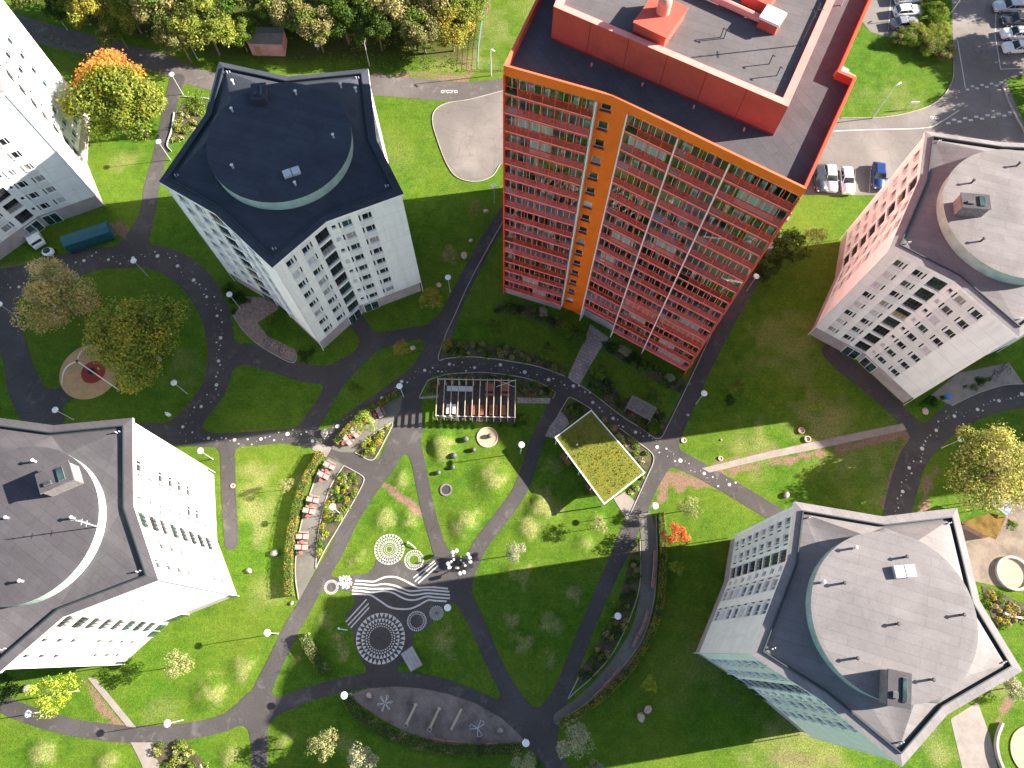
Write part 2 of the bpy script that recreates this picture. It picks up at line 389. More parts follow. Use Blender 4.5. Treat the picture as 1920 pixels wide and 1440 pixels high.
ROUTES = dict(
 loop=[(-90, 560, 60), (0, 535, 60), (60, 520, 60), (120, 503, 58), (180, 486, 44), (225, 482, 44), (275, 480, 46), (325, 495, 50), (370, 530, 52), (398, 575, 52), (412, 625, 48), (414, 675, 48), (402, 725, 46), (375, 765, 46), (345, 800, 50)],
 west=[(0, 535, 56), (12, 600, 46), (28, 660, 46), (44, 720, 56), (70, 765, 64), (90, 790, 60)],
 westj=[(70, 765, 50), (130, 735, 30), (118, 745, 26)],
 dots=[(250, 812, 40), (340, 815, 40), (400, 825, 27), (480, 822, 27), (540, 818, 27), (600, 828, 30), (625, 845, 34), (660, 860, 36), (690, 885, 40)],
 ne=[(602, 828, 24), (640, 800, 24), (675, 772, 24), (720, 742, 24), (765, 712, 26), (820, 688, 27), (890, 686, 28), (960, 694, 28), (1015, 703, 28), (1068, 722, 28), (1105, 748, 28), (1145, 778, 28), (1180, 803, 28), (1220, 832, 30), (1262, 856, 34), (1310, 880, 31), (1380, 920, 31), (1450, 962, 31), (1520, 1000, 30)],
 diag=[(985, 340, 24), (944, 405, 24), (915, 450, 26), (880, 515, 28), (850, 575, 30), (830, 622, 36), (808, 662, 34), (793, 692, 34), (776, 725, 36), (768, 760, 42), (765, 800, 44)],
 left=[(765, 795, 44), (745, 832, 38), (722, 875, 34), (700, 905, 32), (660, 970, 29), (632, 1030, 28), (603, 1080, 28), (575, 1130, 29), (545, 1182, 31), (515, 1245, 32), (492, 1295, 36), (484, 1340, 40), (486, 1400, 32), (486, 1470, 32)],
 right=[(768, 795, 42), (774, 830, 30), (785, 870, 25), (800, 945, 25), (815, 1000, 25), (830, 1045, 28), (852, 1080, 38), (872, 1125, 34), (900, 1182, 30), (925, 1240, 29), (952, 1292, 32), (985, 1345, 46), (1015, 1385, 50), (1045, 1440, 40), (1070, 1490, 40)],
 mid=[(1062, 718, 34), (1035, 775, 29), (1006, 830, 26), (990, 880, 26), (972, 925, 26), (940, 970, 27), (905, 1015, 28), (884, 1055, 30), (866, 1090, 36)],
 east=[(1460, 400, 26), (1420, 500, 26), (1385, 565, 28), (1350, 625, 30), (1322, 680, 30), (1303, 722, 30), (1272, 788, 33), (1252, 830, 38), (1238, 872, 32), (1215, 915, 31), (1192, 970, 32), (1170, 1020, 32), (1150, 1065, 28), (1113, 1147, 27), (1080, 1230, 29), (1052, 1300, 32), (1015, 1370, 56)],
 south=[(484, 1335, 46), (530, 1320, 30), (575, 1303, 27), (630, 1287, 27), (690, 1276, 28), (750, 1274, 27), (820, 1284, 28), (880, 1305, 30), (940, 1335, 34), (1000, 1372, 60)],
 sw=[(-70, 1290, 28), (0, 1318, 29), (35, 1333, 30), (100, 1355, 30), (175, 1370, 30), (260, 1377, 31), (350, 1371, 31), (420, 1355, 32), (470, 1325, 44)],
 spur=[(426, 835, 27), (429, 930, 27), (434, 1018, 26)],
 north=[(332, 150, 26), (318, 205, 23), (300, 290, 24), (285, 350, 27), (276, 400, 27), (258, 445, 40), (245, 470, 50)],
 door=[(662, 590, 30), (682, 622, 28), (700, 640, 24)],
 tl_s=[(425, 668, 40), (470, 665, 42), (520, 683, 34), (575, 700, 34), (630, 700, 36), (668, 675, 30), (700, 645, 32), (760, 628, 26), (800, 622, 26), (835, 605, 26)],
 tl_s2=[(645, 690, 30), (625, 725, 30), (605, 760, 30), (582, 795, 32), (565, 815, 30)],
 e_spur=[(1560, 660, 36), (1590, 690, 36), (1631, 722, 34), (1680, 768, 30), (1712, 800, 32)],
 e_loop=[(1660, 1080, 50), (1683, 960, 50), (1698, 900, 50), (1715, 855, 48), (1750, 815, 46), (1790, 782, 50), (1850, 755, 45), (1925, 743, 46), (2040, 760, 46)],
)
NROAD = [(-60, 30, 44), (20, 45, 42), (100, 68, 40), (200, 93, 40), (300, 118, 38), (370, 146, 36), (450, 160, 34), (560, 160, 40), (700, 160, 42), (800, 168, 42), (870, 172, 40), (945, 168, 46), (1020, 170, 60)]
ROADE = [(1400, 262, 60), (1560, 272, 70), (1700, 262, 66), (1800, 230, 70), (1870, 205, 90), (2000, 190, 90)]
PATHF = None
for k, p in ROUTES.items():
    f = stroke_field(p); PATHF = f if PATHF is None else smin(PATHF, f, 1.3)
plaza = poly_field([(596, 1090), (612, 1083), (640, 1082), (690, 1075), (703, 1062), (705, 1048), (740, 1045), (770, 1062), (790, 1058), (817, 1045), (840, 1030), (865, 1050), (868, 1085), (860, 1130), (848, 1128), (820, 1155), (800, 1180), (775, 1187), (774, 1215), (752, 1245), (731, 1262), (728, 1285), (694, 1285), (692, 1262), (676, 1235), (664, 1205), (662, 1183), (649, 1170), (652, 1148), (667, 1130), (660, 1110), (640, 1106), (612, 1112)])
PATHF = smin(PATHF, plaza, .8)
PATHF = smin(PATHF, poly_field([(620, 838), (660, 835), (712, 868), (705, 905), (665, 900), (630, 870), (600, 850)]), .6)
lens = poly_field([(652, 1304), (690, 1291), (740, 1287), (790, 1291), (840, 1301), (890, 1318), (940, 1346), (975, 1378), (985, 1392), (930, 1397), (870, 1396), (810, 1388), (760, 1372), (715, 1348), (680, 1325)])
lotp = poly_field([(1010, 160), (945, 170), (880, 186), (838, 193), (816, 206), (811, 228), (820, 262), (838, 308), (858, 333), (892, 341), (922, 331), (940, 308), (1010, 300)], True)
terrA = poly_field([(615, 857), (598, 882), (580, 930), (565, 982), (556, 1032), (554, 1080), (560, 1128), (575, 1100), (594, 1062), (592, 1030), (596, 990), (607, 950), (622, 908), (646, 872)])
terrB = poly_field([(620, 842), (640, 820), (672, 790), (705, 765), (757, 740), (748, 775), (735, 796), (700, 822), (665, 848), (640, 848)])
PATHO = np.minimum(PATHF, 1e9)
roadN = stroke_field(NROAD)
car_lawn = poly_field([(1632, 60), (1660, 68), (1700, 85), (1750, 92), (1783, 90), (1788, 115), (1786, 150), (1770, 178), (1745, 198), (1700, 213), (1650, 220), (1560, 222), (1540, 150), (1600, 20)])
asphE = poly_field([(1480, -120), (2150, -120), (2150, 320), (1790, 320), (1640, 366), (1500, 366), (1440, 300), (1440, 100)])
asphE = np.maximum(asphE, -car_lawn)
asphE = np.maximum(asphE, -poly_field([(1698, -80), (1782, -80), (1786, 60), (1788, 110), (1700, 110), (1690, 60)]))
asphE = np.maximum(asphE, -poly_field([(1885, 150), (1915, 140), (2000, 160), (2000, 230), (1920, 232)]))
gr = stroke_field([(1905, 140, 14), (1885, 160, 16), (1900, 195, 18), (1925, 240, 20)], True)
SEP = poly_field([(1782, 1348), (1833, 1316), (1856, 1380), (1872, 1450), (1880, 1520), (1812, 1520), (1804, 1440)])
playE = poly_field([(1795, 980), (1850, 1000), (1880, 985), (1900, 900), (1960, 880), (2050, 900), (2050, 1160), (1960, 1150), (1925, 1110), (1850, 1095), (1828, 1090)])
ALLP = np.minimum.reduce([PATHF, lens, lotp, terrA, terrB, roadN, asphE, SEP, playE])
sheet('path', np.maximum(PATHF, -np.minimum(terrA, terrB)), .030, MT['asph'])
sheet('gravel_ground', lens, .034, MT['gravel'])
sheet('parking_ground', smin(lotp, asphE, .01), .022, MT['asph_lot'])
sheet('road', np.maximum(roadN, -lotp), .026, MT['asph_old'])
sheet('promenade', stroke_field([(1210, 972, 26), (1216, 1000, 30), (1218, 1050, 28), (1216, 1095, 29), (1210, 1140, 30), (1195, 1190, 30), (1165, 1240, 31), (1130, 1284, 31), (1090, 1322, 32), (1052, 1348, 30)]), .036, MT['prom'])
sheet('terrace', np.minimum(terrA, terrB), .036, MT['prom'])
sheet('side_road', SEP, .022, MT['concrete'])
sheet('playground_floor', np.maximum(playE, -poly_field([(1840, 1102), (1900, 1120), (1960, 1160), (1800, 1140)])), .022, pbr('sandy_gravel', (.215, .175, .135), .95, .22, .35, 8, .4))
def polysheet(name, px, z, mat, smooth=False):
    if smooth: px = catm(list(px)+[px[0]], 4)[:-1]
    b = MB(); P = GL(px); a = sum(P[i][0]*P[i-1][1]-P[i-1][0]*P[i][1] for i in range(len(P)))
    if a > 0: P = P[::-1]
    b.add([(x, y, z) for x, y in P], [tuple(range(len(P)))]); return tag(b.build(name, mat), kind='structure')
polysheet('footpath', [(1316, 878), (1330, 886), (1440, 860), (1560, 836), (1700, 806), (1692, 794), (1560, 821), (1440, 847)], .040, MT['concrete'])
polysheet('footpath', [(164, 1271), (179, 1271), (256, 1364), (238, 1362)], .040, MT['concrete'])
polysheet('footpath', [(245, 1392), (286, 1392), (310, 1470), (280, 1470), (262, 1425)], .040, MT['concrete'])
polysheet('footpath', [(1107, 608), (1142, 634), (1128, 650), (1086, 722), (1064, 708), (1090, 650)], .040, MT['slab'])
polysheet('pavement', [(437, 592), (462, 556), (520, 560), (522, 580), (482, 606), (502, 630), (558, 658), (551, 679), (520, 668), (480, 642), (455, 618)], .040, MT['brick'])
polysheet('pavement', [(970, 745), (1032, 747), (1030, 757), (970, 756)], .040, MT['slab'])
polysheet('pavement', [(786, 745), (822, 740), (824, 700), (830, 790), (818, 745), (788, 747)][:2]+[(822, 746), (786, 748)], .040, MT['slab'])
polysheet('pavement', [(1052, 772), (1070, 792), (1040, 822), (1022, 818), (1030, 800)], .040, MT['slab'])
polysheet('pavement', [(1150, 935), (1172, 922), (1192, 942), (1176, 976)], .040, MT['concrete'])
polysheet('pavement', [(1745, 742), (1795, 700), (1892, 680), (1919, 720), (1880, 722), (1830, 738), (1784, 760)], .040, MT['concrete'])
polysheet('pavement', [(596, 828), (622, 840), (612, 858), (585, 842)], .040, MT['concrete'])
# ---------------------------------------------------------------- the lawn: one sheet to the horizon, with the mounds
MOUNDS = [(1010, 950, 46, 1.1), (826, 838, 38, 1.3), (922, 900, 44, 1.2), (871, 985, 42, 1.2), (745, 890, 36, .9), (717, 972, 30, .7), (769, 975, 30, .7), (670, 1053, 28, .6), (988, 988, 30, .7), (1093, 1018, 24, .5),
 (392, 1302, 42, .9), (455, 1252, 32, .6), (75, 1412, 34, .7), (203, 1425, 34, .7), (430, 1420, 30, .6), (980, 1204, 26, .6), (1030, 1172, 26, .6), (1031, 1234, 26, .6), (950, 1165, 26, .6), (1066, 1115, 28, .6), (972, 1078, 32, .7), (1120, 975, 20, .3),
 (635, 1215, 34, .6), (600, 1165, 30, .5), (835, 1205, 34, .6), (1030, 870, 26, .5), (545, 1240, 30, .5), (640, 1395, 32, .5), (530, 1390, 30, .5)]
def axis(a, b, st, far=4000):
    c = list(np.arange(a, b+1e-6, st)); s = st; x = c[-1]; hi = []
    while x < far: s *= 1.5; x += s; hi.append(x)
    s = st; x = c[0]; lo = []
    while x > -far: s *= 1.5; x -= s; lo.append(x)
    return np.array(lo[::-1]+c+hi)
ax = axis(-112, 112, .42); ay = axis(-30, 124, .42); AX, AY = np.meshgrid(ax, ay)
ii = np.clip(((AX-X0)/ST).round().astype(int), 0, len(gx)-1); jj = np.clip(((AY-Y0)/ST).round().astype(int), 0, len(gy)-1)
PD = ALLP[jj, ii]; free = np.clip((PD-.3)/1.6, 0, 1); free = free*free*(3-2*free)
Z = np.zeros(AX.shape); DRY = np.zeros(AX.shape); DIRT = np.zeros(AX.shape)
rg = np.random.default_rng(5)
def vnoise(x, y, s, seed):
    r = np.random.default_rng(seed); T = r.random((256, 256))
    u, v = x/s+1000, y/s+1000; i = np.floor(u).astype(int); j = np.floor(v).astype(int); fu, fv = u-i, v-j
    fu = fu*fu*(3-2*fu); fv = fv*fv*(3-2*fv)
    g = lambda a, b: T[a % 256, b % 256]
    return (g(i, j)*(1-fu)+g(i+1, j)*fu)*(1-fv)+(g(i, j+1)*(1-fu)+g(i+1, j+1)*fu)*fv
for mx, my, mr, mh in MOUNDS:
    c = G(mx, my); r = mr*scl(mx, my)*1.12; d = np.hypot(AX-c[0], AY-c[1])/r
    q = np.clip(1-d, 0, 1); q = q*q*(3-2*q); Z = np.maximum(Z, mh*.60*q)
    wob = vnoise(AX, AY, .9, 3)*.5
    d2 = np.hypot(AX-c[0]-.15*r, AY-c[1]-.05*r)/r; DRY = np.maximum(DRY, np.clip((.60-d2+(wob-.25)*1.7)/.30, 0, 1)*(.55 if mh > .55 else .38))
Z *= free; DRY *= free
DRYP = [(480, 905, 40, .55), (470, 960, 40, .6), (495, 1000, 26, .5), (560, 900, 14, .4), (1545, 800, 60, .55), (1420, 850, 50, .5), (1660, 900, 60, .35), (240, 300, 30, .4), (1010, 20, 60, .3), (1500, 1420, 90, .7), (1680, 200, 60, .3), (1760, 1400, 40, .6), (860, 110, 60, .45), (500, 1115, 30, .4),
 (345, 680, 40, .3), (1480, 640, 70, .35), (1590, 850, 90, .3), (1330, 1240, 90, .25), (1880, 1300, 30, .4), (300, 1340, 40, .25), (930, 50, 40, .4), (740, 300, 60, .15)]
for x, y, r, a in DRYP:
    c = G(x, y); R = r*scl(x, y); d = np.hypot(AX-c[0], AY-c[1])/R
    DRY = np.maximum(DRY, np.clip(1.1-d+(vnoise(AX, AY, 1.6, 8)-.5)*1.2, 0, 1)*a)
def wear(pts, a=1.0, sm=True):
    global DIRT
    f = stroke_field(pts, sm)[jj, ii]
    DIRT = np.maximum(DIRT, np.clip((.55-f+(vnoise(AX, AY, .9, 21)-.5)*1.1)/.9, 0, 1)*a)
wear([(155, 1275, 8), (190, 1325, 14), (225, 1362, 18)], .8); wear([(1335, 893, 8), (1450, 868, 9), (1560, 845, 9), (1690, 815, 12), (1706, 830, 16)], 1)
wear([(1700, 830, 12), (1680, 880, 14), (1662, 950, 16)], .9); wear([(1728, 960, 14), (1740, 905, 12), (1755, 880, 10)], .8); wear([(1560, 834, 4), (1440, 846, 4), (1340, 870, 6)], .6)
wear([(715, 905, 5), (740, 925, 6), (770, 945, 7), (790, 962, 8)], 1); wear([(220, 428, 26), (240, 440, 20)], .9); wear([(1252, 895, 22), (1275, 905, 26), (1320, 900, 16), (1360, 915, 8)], 1); wear([(1242, 940, 14), (1250, 900, 20)], .9)
wear([(880, 135, 10), (905, 60, 8), (915, 0, 8)], .6); wear([(860, 105, 18), (880, 125, 16)], .6); wear([(640, 70, 26), (680, 80, 30)], .6); wear([(0, 505, 16), (60, 498, 16)], .5); wear([(130, 1275, 6), (150, 1290, 6)], .3)
wear([(1270, 868, 8), (1330, 900, 8), (1420, 950, 8)], .5); wear([(1262, 848, 5), (1320, 876, 5)], .7); wear([(700, 142, 10), (790, 142, 10), (870, 148, 10)], .8); wear([(1445, 1420, 20), (1560, 1430, 16)], .5); wear([(1890, 1320, 16), (1870, 1350, 10)], .9)
wear([(1200, 1430, 8), (1420, 1400, 6)], .1); wear([(440, 470, 8), (455, 500, 8)], .3); wear([(1232, 960, 6), (1228, 1000, 5)], .4)
near = np.clip(1-(PD-.02)/.35, 0, 1)*(PD > -.3); DIRT = np.maximum(DIRT, near*.38*(vnoise(AX, AY, 1.3, 33) > .45))
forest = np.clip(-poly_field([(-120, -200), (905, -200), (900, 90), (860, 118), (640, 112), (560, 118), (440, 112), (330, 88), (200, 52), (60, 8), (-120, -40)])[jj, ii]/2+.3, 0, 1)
DRY *= (1-DIRT)
nxv, nyv = len(ax), len(ay)
verts = np.stack([AX.ravel(), AY.ravel(), Z.ravel()], 1)
I = np.arange(nxv*nyv).reshape(nyv, nxv)
quads = np.stack([I[:-1, :-1].ravel(), I[:-1, 1:].ravel(), I[1:, 1:].ravel(), I[1:, :-1].ravel()], 1)
def fastmesh(name, V, Q, cols=None, mats=(), smooth=False):
    me = bpy.data.meshes.new(name); nq, k = Q.shape
    me.vertices.add(len(V)); me.vertices.foreach_set('co', np.asarray(V, np.float32).ravel())
    me.loops.add(nq*k); me.loops.foreach_set('vertex_index', Q.astype(np.int32).ravel())
    me.polygons.add(nq); me.polygons.foreach_set('loop_start', np.arange(0, nq*k, k, dtype=np.int32))
    me.polygons.foreach_set('loop_total', np.full(nq, k, np.int32))
    if smooth: me.polygons.foreach_set('use_smooth', np.ones(nq, bool))
    for m in mats: me.materials.append(m)
    me.update(calc_edges=True)
    if cols is not None:
        a = me.color_attributes.new('col', 'FLOAT_COLOR', 'POINT')
        c = np.ones((len(V), 4), np.float32); c[:, :3] = cols; a.data.foreach_set('color', c.ravel())
    return me
def grassmat():
    m, t, p = newmat('mown_grass'); P = posn(t)
    at = N(t, 'ShaderNodeAttribute', attribute_name='col'); s = N(t, 'ShaderNodeSeparateColor'); t.links.new(at.outputs[0], s.inputs[0])
    big = noise(t, P, .07, 4, .55); mid = noise(t, P, .55, 5, .7, .3); fine = noise(t, P, 5, 4, .75); tiny = noise(t, P, 16, 2, .7)
    st = N(t, 'ShaderNodeMapping'); st.inputs['Rotation'].default_value = (0, 0, .5); st.inputs['Scale'].default_value = (.25, 2.2, 1); t.links.new(P, st.inputs[0])
    mow = noise(t, st.outputs[0], 1.0, 3, .6, .2)
    g = ramp(t, mid, [(.28, (.038, .092, .007)), (.48, (.056, .126, .009)), (.70, (.088, .160, .013))])
    g = mixc(t, g, (.135, .168, .020), math_(t, 'MULTIPLY', mrange(t, big, .42, .66), .5))
    g = mixc(t, g, (.125, .170, .022), math_(t, 'MULTIPLY', mrange(t, mow, .5, .75), .30))
    dr = math_(t, 'MULTIPLY', s.outputs[0], mrange(t, fine, .30, .62, .35, 1.15))
    g = mixc(t, g, (.27, .245, .105), dr)
    g = mixc(t, g, (.20, .13, .09), mrange(t, math_(t, 'ADD', s.outputs[1], math_(t, 'MULTIPLY', math_(t, 'SUBTRACT', fine, .5), .9)), .25, .75))
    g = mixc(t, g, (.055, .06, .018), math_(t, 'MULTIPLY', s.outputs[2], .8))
    f = math_(t, 'MULTIPLY', math_(t, 'MULTIPLY', mrange(t, fine, .28, .72, .52, 1.48), mrange(t, noise(t, P, 1.9, 3, .7), .3, .7, .84, 1.16)), mrange(t, tiny, .25, .75, .7, 1.3))
    cc = N(t, 'ShaderNodeCombineXYZ')
    for i in range(3): t.links.new(f, cc.inputs[i])
    g = mixc(t, g, cc.outputs[0], 1.0, 'MULTIPLY')
    lv = N(t, 'ShaderNodeTexVoronoi'); lv.inputs['Scale'].default_value = 1.1; t.links.new(P, lv.inputs['Vector'])
    g = mixc(t, g, (.33, .26, .10), math_(t, 'MULTIPLY', mrange(t, lv.outputs['Distance'], .075, .04), .4))
    t.links.new(g, p.inputs['Base Color']); p.inputs['Roughness'].default_value = .95; p.inputs['Specular IOR Level'].default_value = .1
    bumpn(t, p, math_(t, 'ADD', fine, tiny), .55, .10); return m
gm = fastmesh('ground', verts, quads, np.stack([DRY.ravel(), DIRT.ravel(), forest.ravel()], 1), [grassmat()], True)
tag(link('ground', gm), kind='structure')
# ---------------------------------------------------------------- painted markings
rng = random.Random(11)
b = MB()
def along(route, step, j=0.0):
    P = [G(p[0], p[1]) for p in catm(route, 8)]; o = []; acc = 0
    for a, c in zip(P[:-1], P[1:]):
        L = math.dist(a, c)
        while acc < L:
            t = acc/L; o.append((a[0]+(c[0]-a[0])*t, a[1]+(c[1]-a[1])*t, (c[0]-a[0])/L, (c[1]-a[1])/L)); acc += step
        acc -= L
    return o
def dot(x, y, r, z=.046):
    n = 14 if r > .15 else 8
    b.add([(x+r*math.cos(2*math.pi*i/n), y+r*math.sin(2*math.pi*i/n), z) for i in range(n)], [tuple(range(n))])
def dots(route, z=.046):
    k = 0
    for x, y, dx, dy in along(route, .62):
        k += 1; o = rng.gauss(0, .42); o = max(-1, min(1, o))+.45*math.sin(k*.3)
        r = rng.choice((.05, .06, .08, .11, .14)); 
        if k % 6 == 0: r = rng.uniform(.22, .31); o *= .5
        dot(x-dy*o, y+dx*o, r)
R = ROUTES
dots(R['loop'][3:]+[(348, 815, 30)]); dots([(350, 822, 30)]+R['dots'][2:6]); dots(R['ne'][:-2]); dots([(0, 532, 1), (40, 541, 1), (80, 535, 1)]); dots(R['e_loop'][1:])
tag(b.build('painted_dots', MT['paint']), kind='structure')
b = MB()
def line(px, wd, z=.046, sm=True, loc=None):
    P = [G(*p) for p in (catm(px, 6) if sm and len(px) > 2 else px)]
    L = []; Rr = []
    for i, p in enumerate(P):
        q = P[min(i+1, len(P)-1)]; o = P[max(i-1, 0)]; d = (q[0]-o[0], q[1]-o[1]); l = math.hypot(*d) or 1; n = (-d[1]/l*wd/2, d[0]/l*wd/2)
        L.append((p[0]+n[0], p[1]+n[1], z)); Rr.append((p[0]-n[0], p[1]-n[1], z))
    n = len(P); (loc or b).add(L+Rr, [(i, n+i, n+i+1, i+1) for i in range(n-1)])
q = lambda L: [(480+x/4, 1080+y/4) for x, y in L]
for L in ([(745, 35), (800, 37), (880, 42), (920, 28), (975, 8), (1050, 9), (1130, 42), (1200, 80), (1230, 87), (1290, 84), (1340, 85), (1440, 95)],
          [(735, 60), (800, 62), (880, 70), (960, 60), (1040, 72), (1090, 92), (1150, 112), (1200, 112), (1270, 104), (1330, 107), (1450, 118)],
          [(725, 85), (800, 90), (870, 97), (960, 95), (1030, 100), (1090, 120), (1150, 141), (1200, 142), (1280, 130), (1340, 133), (1455, 143)],
          [(720, 108), (800, 114), (870, 124), (960, 114), (1030, 127), (1090, 160), (1140, 178), (1200, 178), (1280, 154), (1340, 160), (1455, 168)],
          [(720, 133), (800, 138), (860, 144), (920, 180), (1000, 232), (1070, 247), (1150, 246), (1210, 225), (1290, 182), (1340, 185), (1430, 190)]): line(q(L), .22)
for L in ([(675, 345), (830, 175)], [(690, 370), (845, 205)], [(710, 390), (850, 235)]): line(q(L), .17)
z3 = lambda L: [(600+x/6, 1000+y/6) for x, y in L]
for L in ([(1050, 503), (1290, 310)], [(1068, 542), (1305, 330)], [(1105, 560), (1325, 365)]): line(z3(L), .17)
def sunwheel(x, y, r, rows, n):
    c = G(x, y); R0 = r*scl(x, y); cols = []
    for ri, (ra, rb, kind) in enumerate(rows):
        for i in range(n):
            t = 2*math.pi*(i+.5*(ri % 2))/n; h = math.pi/n*.86
            pt = lambda rr, a: (c[0]+R0*rr*math.cos(a), c[1]+R0*rr*math.sin(a), .050)
            if kind == 't': b.add([pt(rb, t-h), pt(ra, t), pt(rb, t+h)][::-1] if False else [pt(ra, t), pt(rb, t-h), pt(rb, t), pt(rb, t+h)], [(0, 1, 2, 3)])
            else: h2 = h*.62; b.add([pt(ra, t-h2), pt(rb, t-h2), pt(rb, t+h2), pt(ra, t+h2)], [(0, 1, 2, 3)])
sunwheel(730, 1030, 28.5, [(.80, 1, 't'), (.62, .78, 't'), (.42, .50, 's'), (.52, .60, 's'), (.30, .35, 's'), (.18, .24, 's')], 28)
sunwheel(776.5, 1050, 18.5, [(.78, 1, 't'), (.60, .74, 's'), (.46, .55, 's')], 26)
sunwheel(621.5, 1101, 13.8, [(.82, 1, 's'), (.64, .78, 's')], 28)
sunwheel(713.5, 1197, 47, [(.80, 1, 't'), (.62, .78, 't'), (.53, .60, 't'), (.46, .50, 's')], 32)
sunwheel(781.5, 1164.5, 19, [(.76, .98, 't'), (.62, .73, 't')], 28)
sunwheel(818.5, 1149.5, 13.5, [(.86, 1, 's'), (.70, .82, 's'), (.52, .65, 's'), (.36, .47, 's'), (.2, .3, 's')], 22)
for i in range(34):
    a = i*2.4; r = 13*math.sqrt((i+.5)/34); c = G(648+r*math.cos(a), 1091+r*math.sin(a)); dot(c[0], c[1], .10+.08*(i % 3 == 0), .050)
tag(b.build('painted_patterns', MT['paint']), kind='structure')
b = MB()                                      # markings of the roads and the car parks
for L in ([(1562, 246), (1640, 243), (1735, 240), (1765, 228), (1798, 207)], [(1670, 0), (1666, 56)], [(1795, 75), (1810, 165)], [(1865, 62), (1876, 130)], [(1876, 130), (1920, 128)], [(1868, 0), (1866, 60)]): line(L, .14, .034)
for x in (1540, 1574, 1604, 1632): line([(x, 318), (x-2, 360)], .1, .034)
for i in range(12):
    for r in (0, 1):
        if (i+r) % 2 == 0: c = G(1778+i*10.5, 231-i*1.4-r*5); b.box(-.36, .36, -.2, .2, .030, .034, rz=.05, c=c)
for i in range(8):
    for r in (0, 1):
        if (i+r) % 2 == 0: c = G(1814+i*9, 168-i*1.2-r*5); b.box(-.3, .3, -.18, .18, .030, .034, rz=.05, c=c)
for cx, cy in ((835, 172), (850, 172), (1752, 221)):   # cycle-lane symbols
    c = G(cx, cy); b.ring(c[0]-.42, c[1], .034, .22, .32, 14); b.ring(c[0]+.42, c[1], .034, .22, .32, 14)
    line([(cx-4, cy), (cx, cy-3), (cx+4, cy)], .08, .034, False)
tag(b.build('road_markings', MT['paint']), kind='structure')
# ---------------------------------------------------------------- kerbs and edgings
def kerb(px, wd=.11, h=.12, mat='kerb', sm=True, lab='pale stone kerb', nm='kerb'):
    P = [G(*p) for p in (catm(px, 5) if sm and len(px) > 2 else px)]; bb = MB(); n = len(P)
    A = [];
    for i, p in enumerate(P):
        a = P[min(i+1, n-1)]; o = P[max(i-1, 0)]; d = (a[0]-o[0], a[1]-o[1]); l = math.hypot(*d) or 1; nn = (-d[1]/l*wd/2, d[0]/l*wd/2)
        A += [(p[0]+nn[0], p[1]+nn[1], 0), (p[0]+nn[0], p[1]+nn[1], h), (p[0]-nn[0], p[1]-nn[1], h), (p[0]-nn[0], p[1]-nn[1], 0)]
    F = []
    for i in range(n-1):
        for k in range(3): F.append((i*4+k, i*4+4+k, i*4+5+k, i*4+1+k))
    F += [(0, 1, 2, 3), tuple(range(4*n-1, 4*n-5, -1))]
    bb.add(A, F); return tag(bb.build(nm, MT[mat]), kind='structure')
for L in ([(945, 170), (880, 187), (838, 194), (816, 207), (811, 228), (820, 262), (838, 308), (858, 333), (892, 341), (922, 331), (938, 308)],
          [(945, 412), (915, 465), (880, 530), (850, 597), (838, 622), (828, 650), (822, 668), (824, 676), (835, 673)],
          [(826, 674), (860, 670), (900, 670), (960, 678), (1010, 688), (1060, 706)], [(1070, 712), (1110, 737), (1165, 780), (1200, 802), (1228, 822)],
          [(1228, 822), (1240, 820), (1252, 798), (1290, 720), (1325, 645), (1345, 600)],
          [(786, 745), (800, 718), (808, 711), (840, 702), (880, 699), (915, 699), (975, 707), (1010, 717), (1035, 731), (1041, 738), (1036, 748)],
          [(1024, 817), (1040, 790), (1063, 750), (1070, 746), (1080, 750), (1110, 768)], [(1162, 803), (1200, 832), (1222, 850), (1225, 866), (1215, 890), (1180, 968)],
          [(666, 849), (680, 856), (690, 862), (700, 862), (708, 852), (722, 825), (736, 793), (700, 814)], [(645, 873), (662, 882), (680, 893), (682, 903), (670, 928), (640, 980), (610, 1030), (592, 1066)],
          [(645, 873), (622, 908), (608, 950), (597, 1000), (592, 1066)], [(598, 880), (580, 930), (565, 982), (556, 1032), (554, 1080), (560, 1124)],
          [(1200, 1010), (1201, 1080), (1193, 1125), (1172, 1180), (1145, 1230), (1110, 1270), (1080, 1296), (1065, 1310), (1075, 1290), (1085, 1270)],
          [(1230, 965), (1232, 1030), (1230, 1085), (1224, 1135), (1208, 1190), (1184, 1230), (1150, 1270), (1110, 1310), (1043, 1357)],
          [(437, 592), (455, 618), (480, 643), (520, 668), (551, 680), (558, 658)], [(1784, 761), (1830, 739), (1880, 723), (1920, 720)], [(757, 741), (730, 752), (712, 764)],
          [(1577, 222), (1650, 221), (1700, 213), (1745, 198), (1770, 178), (1786, 150), (1788, 115)]): kerb(L)
kerb([(327, 212), (322, 245), (314, 272), (322, 284)], .12, .25, 'metal'); kerb([(345, 182), (370, 184), (392, 186)], .12, .25, 'metal')
kerb([(1880, 162), (1895, 200), (1922, 250)], .3, .2)
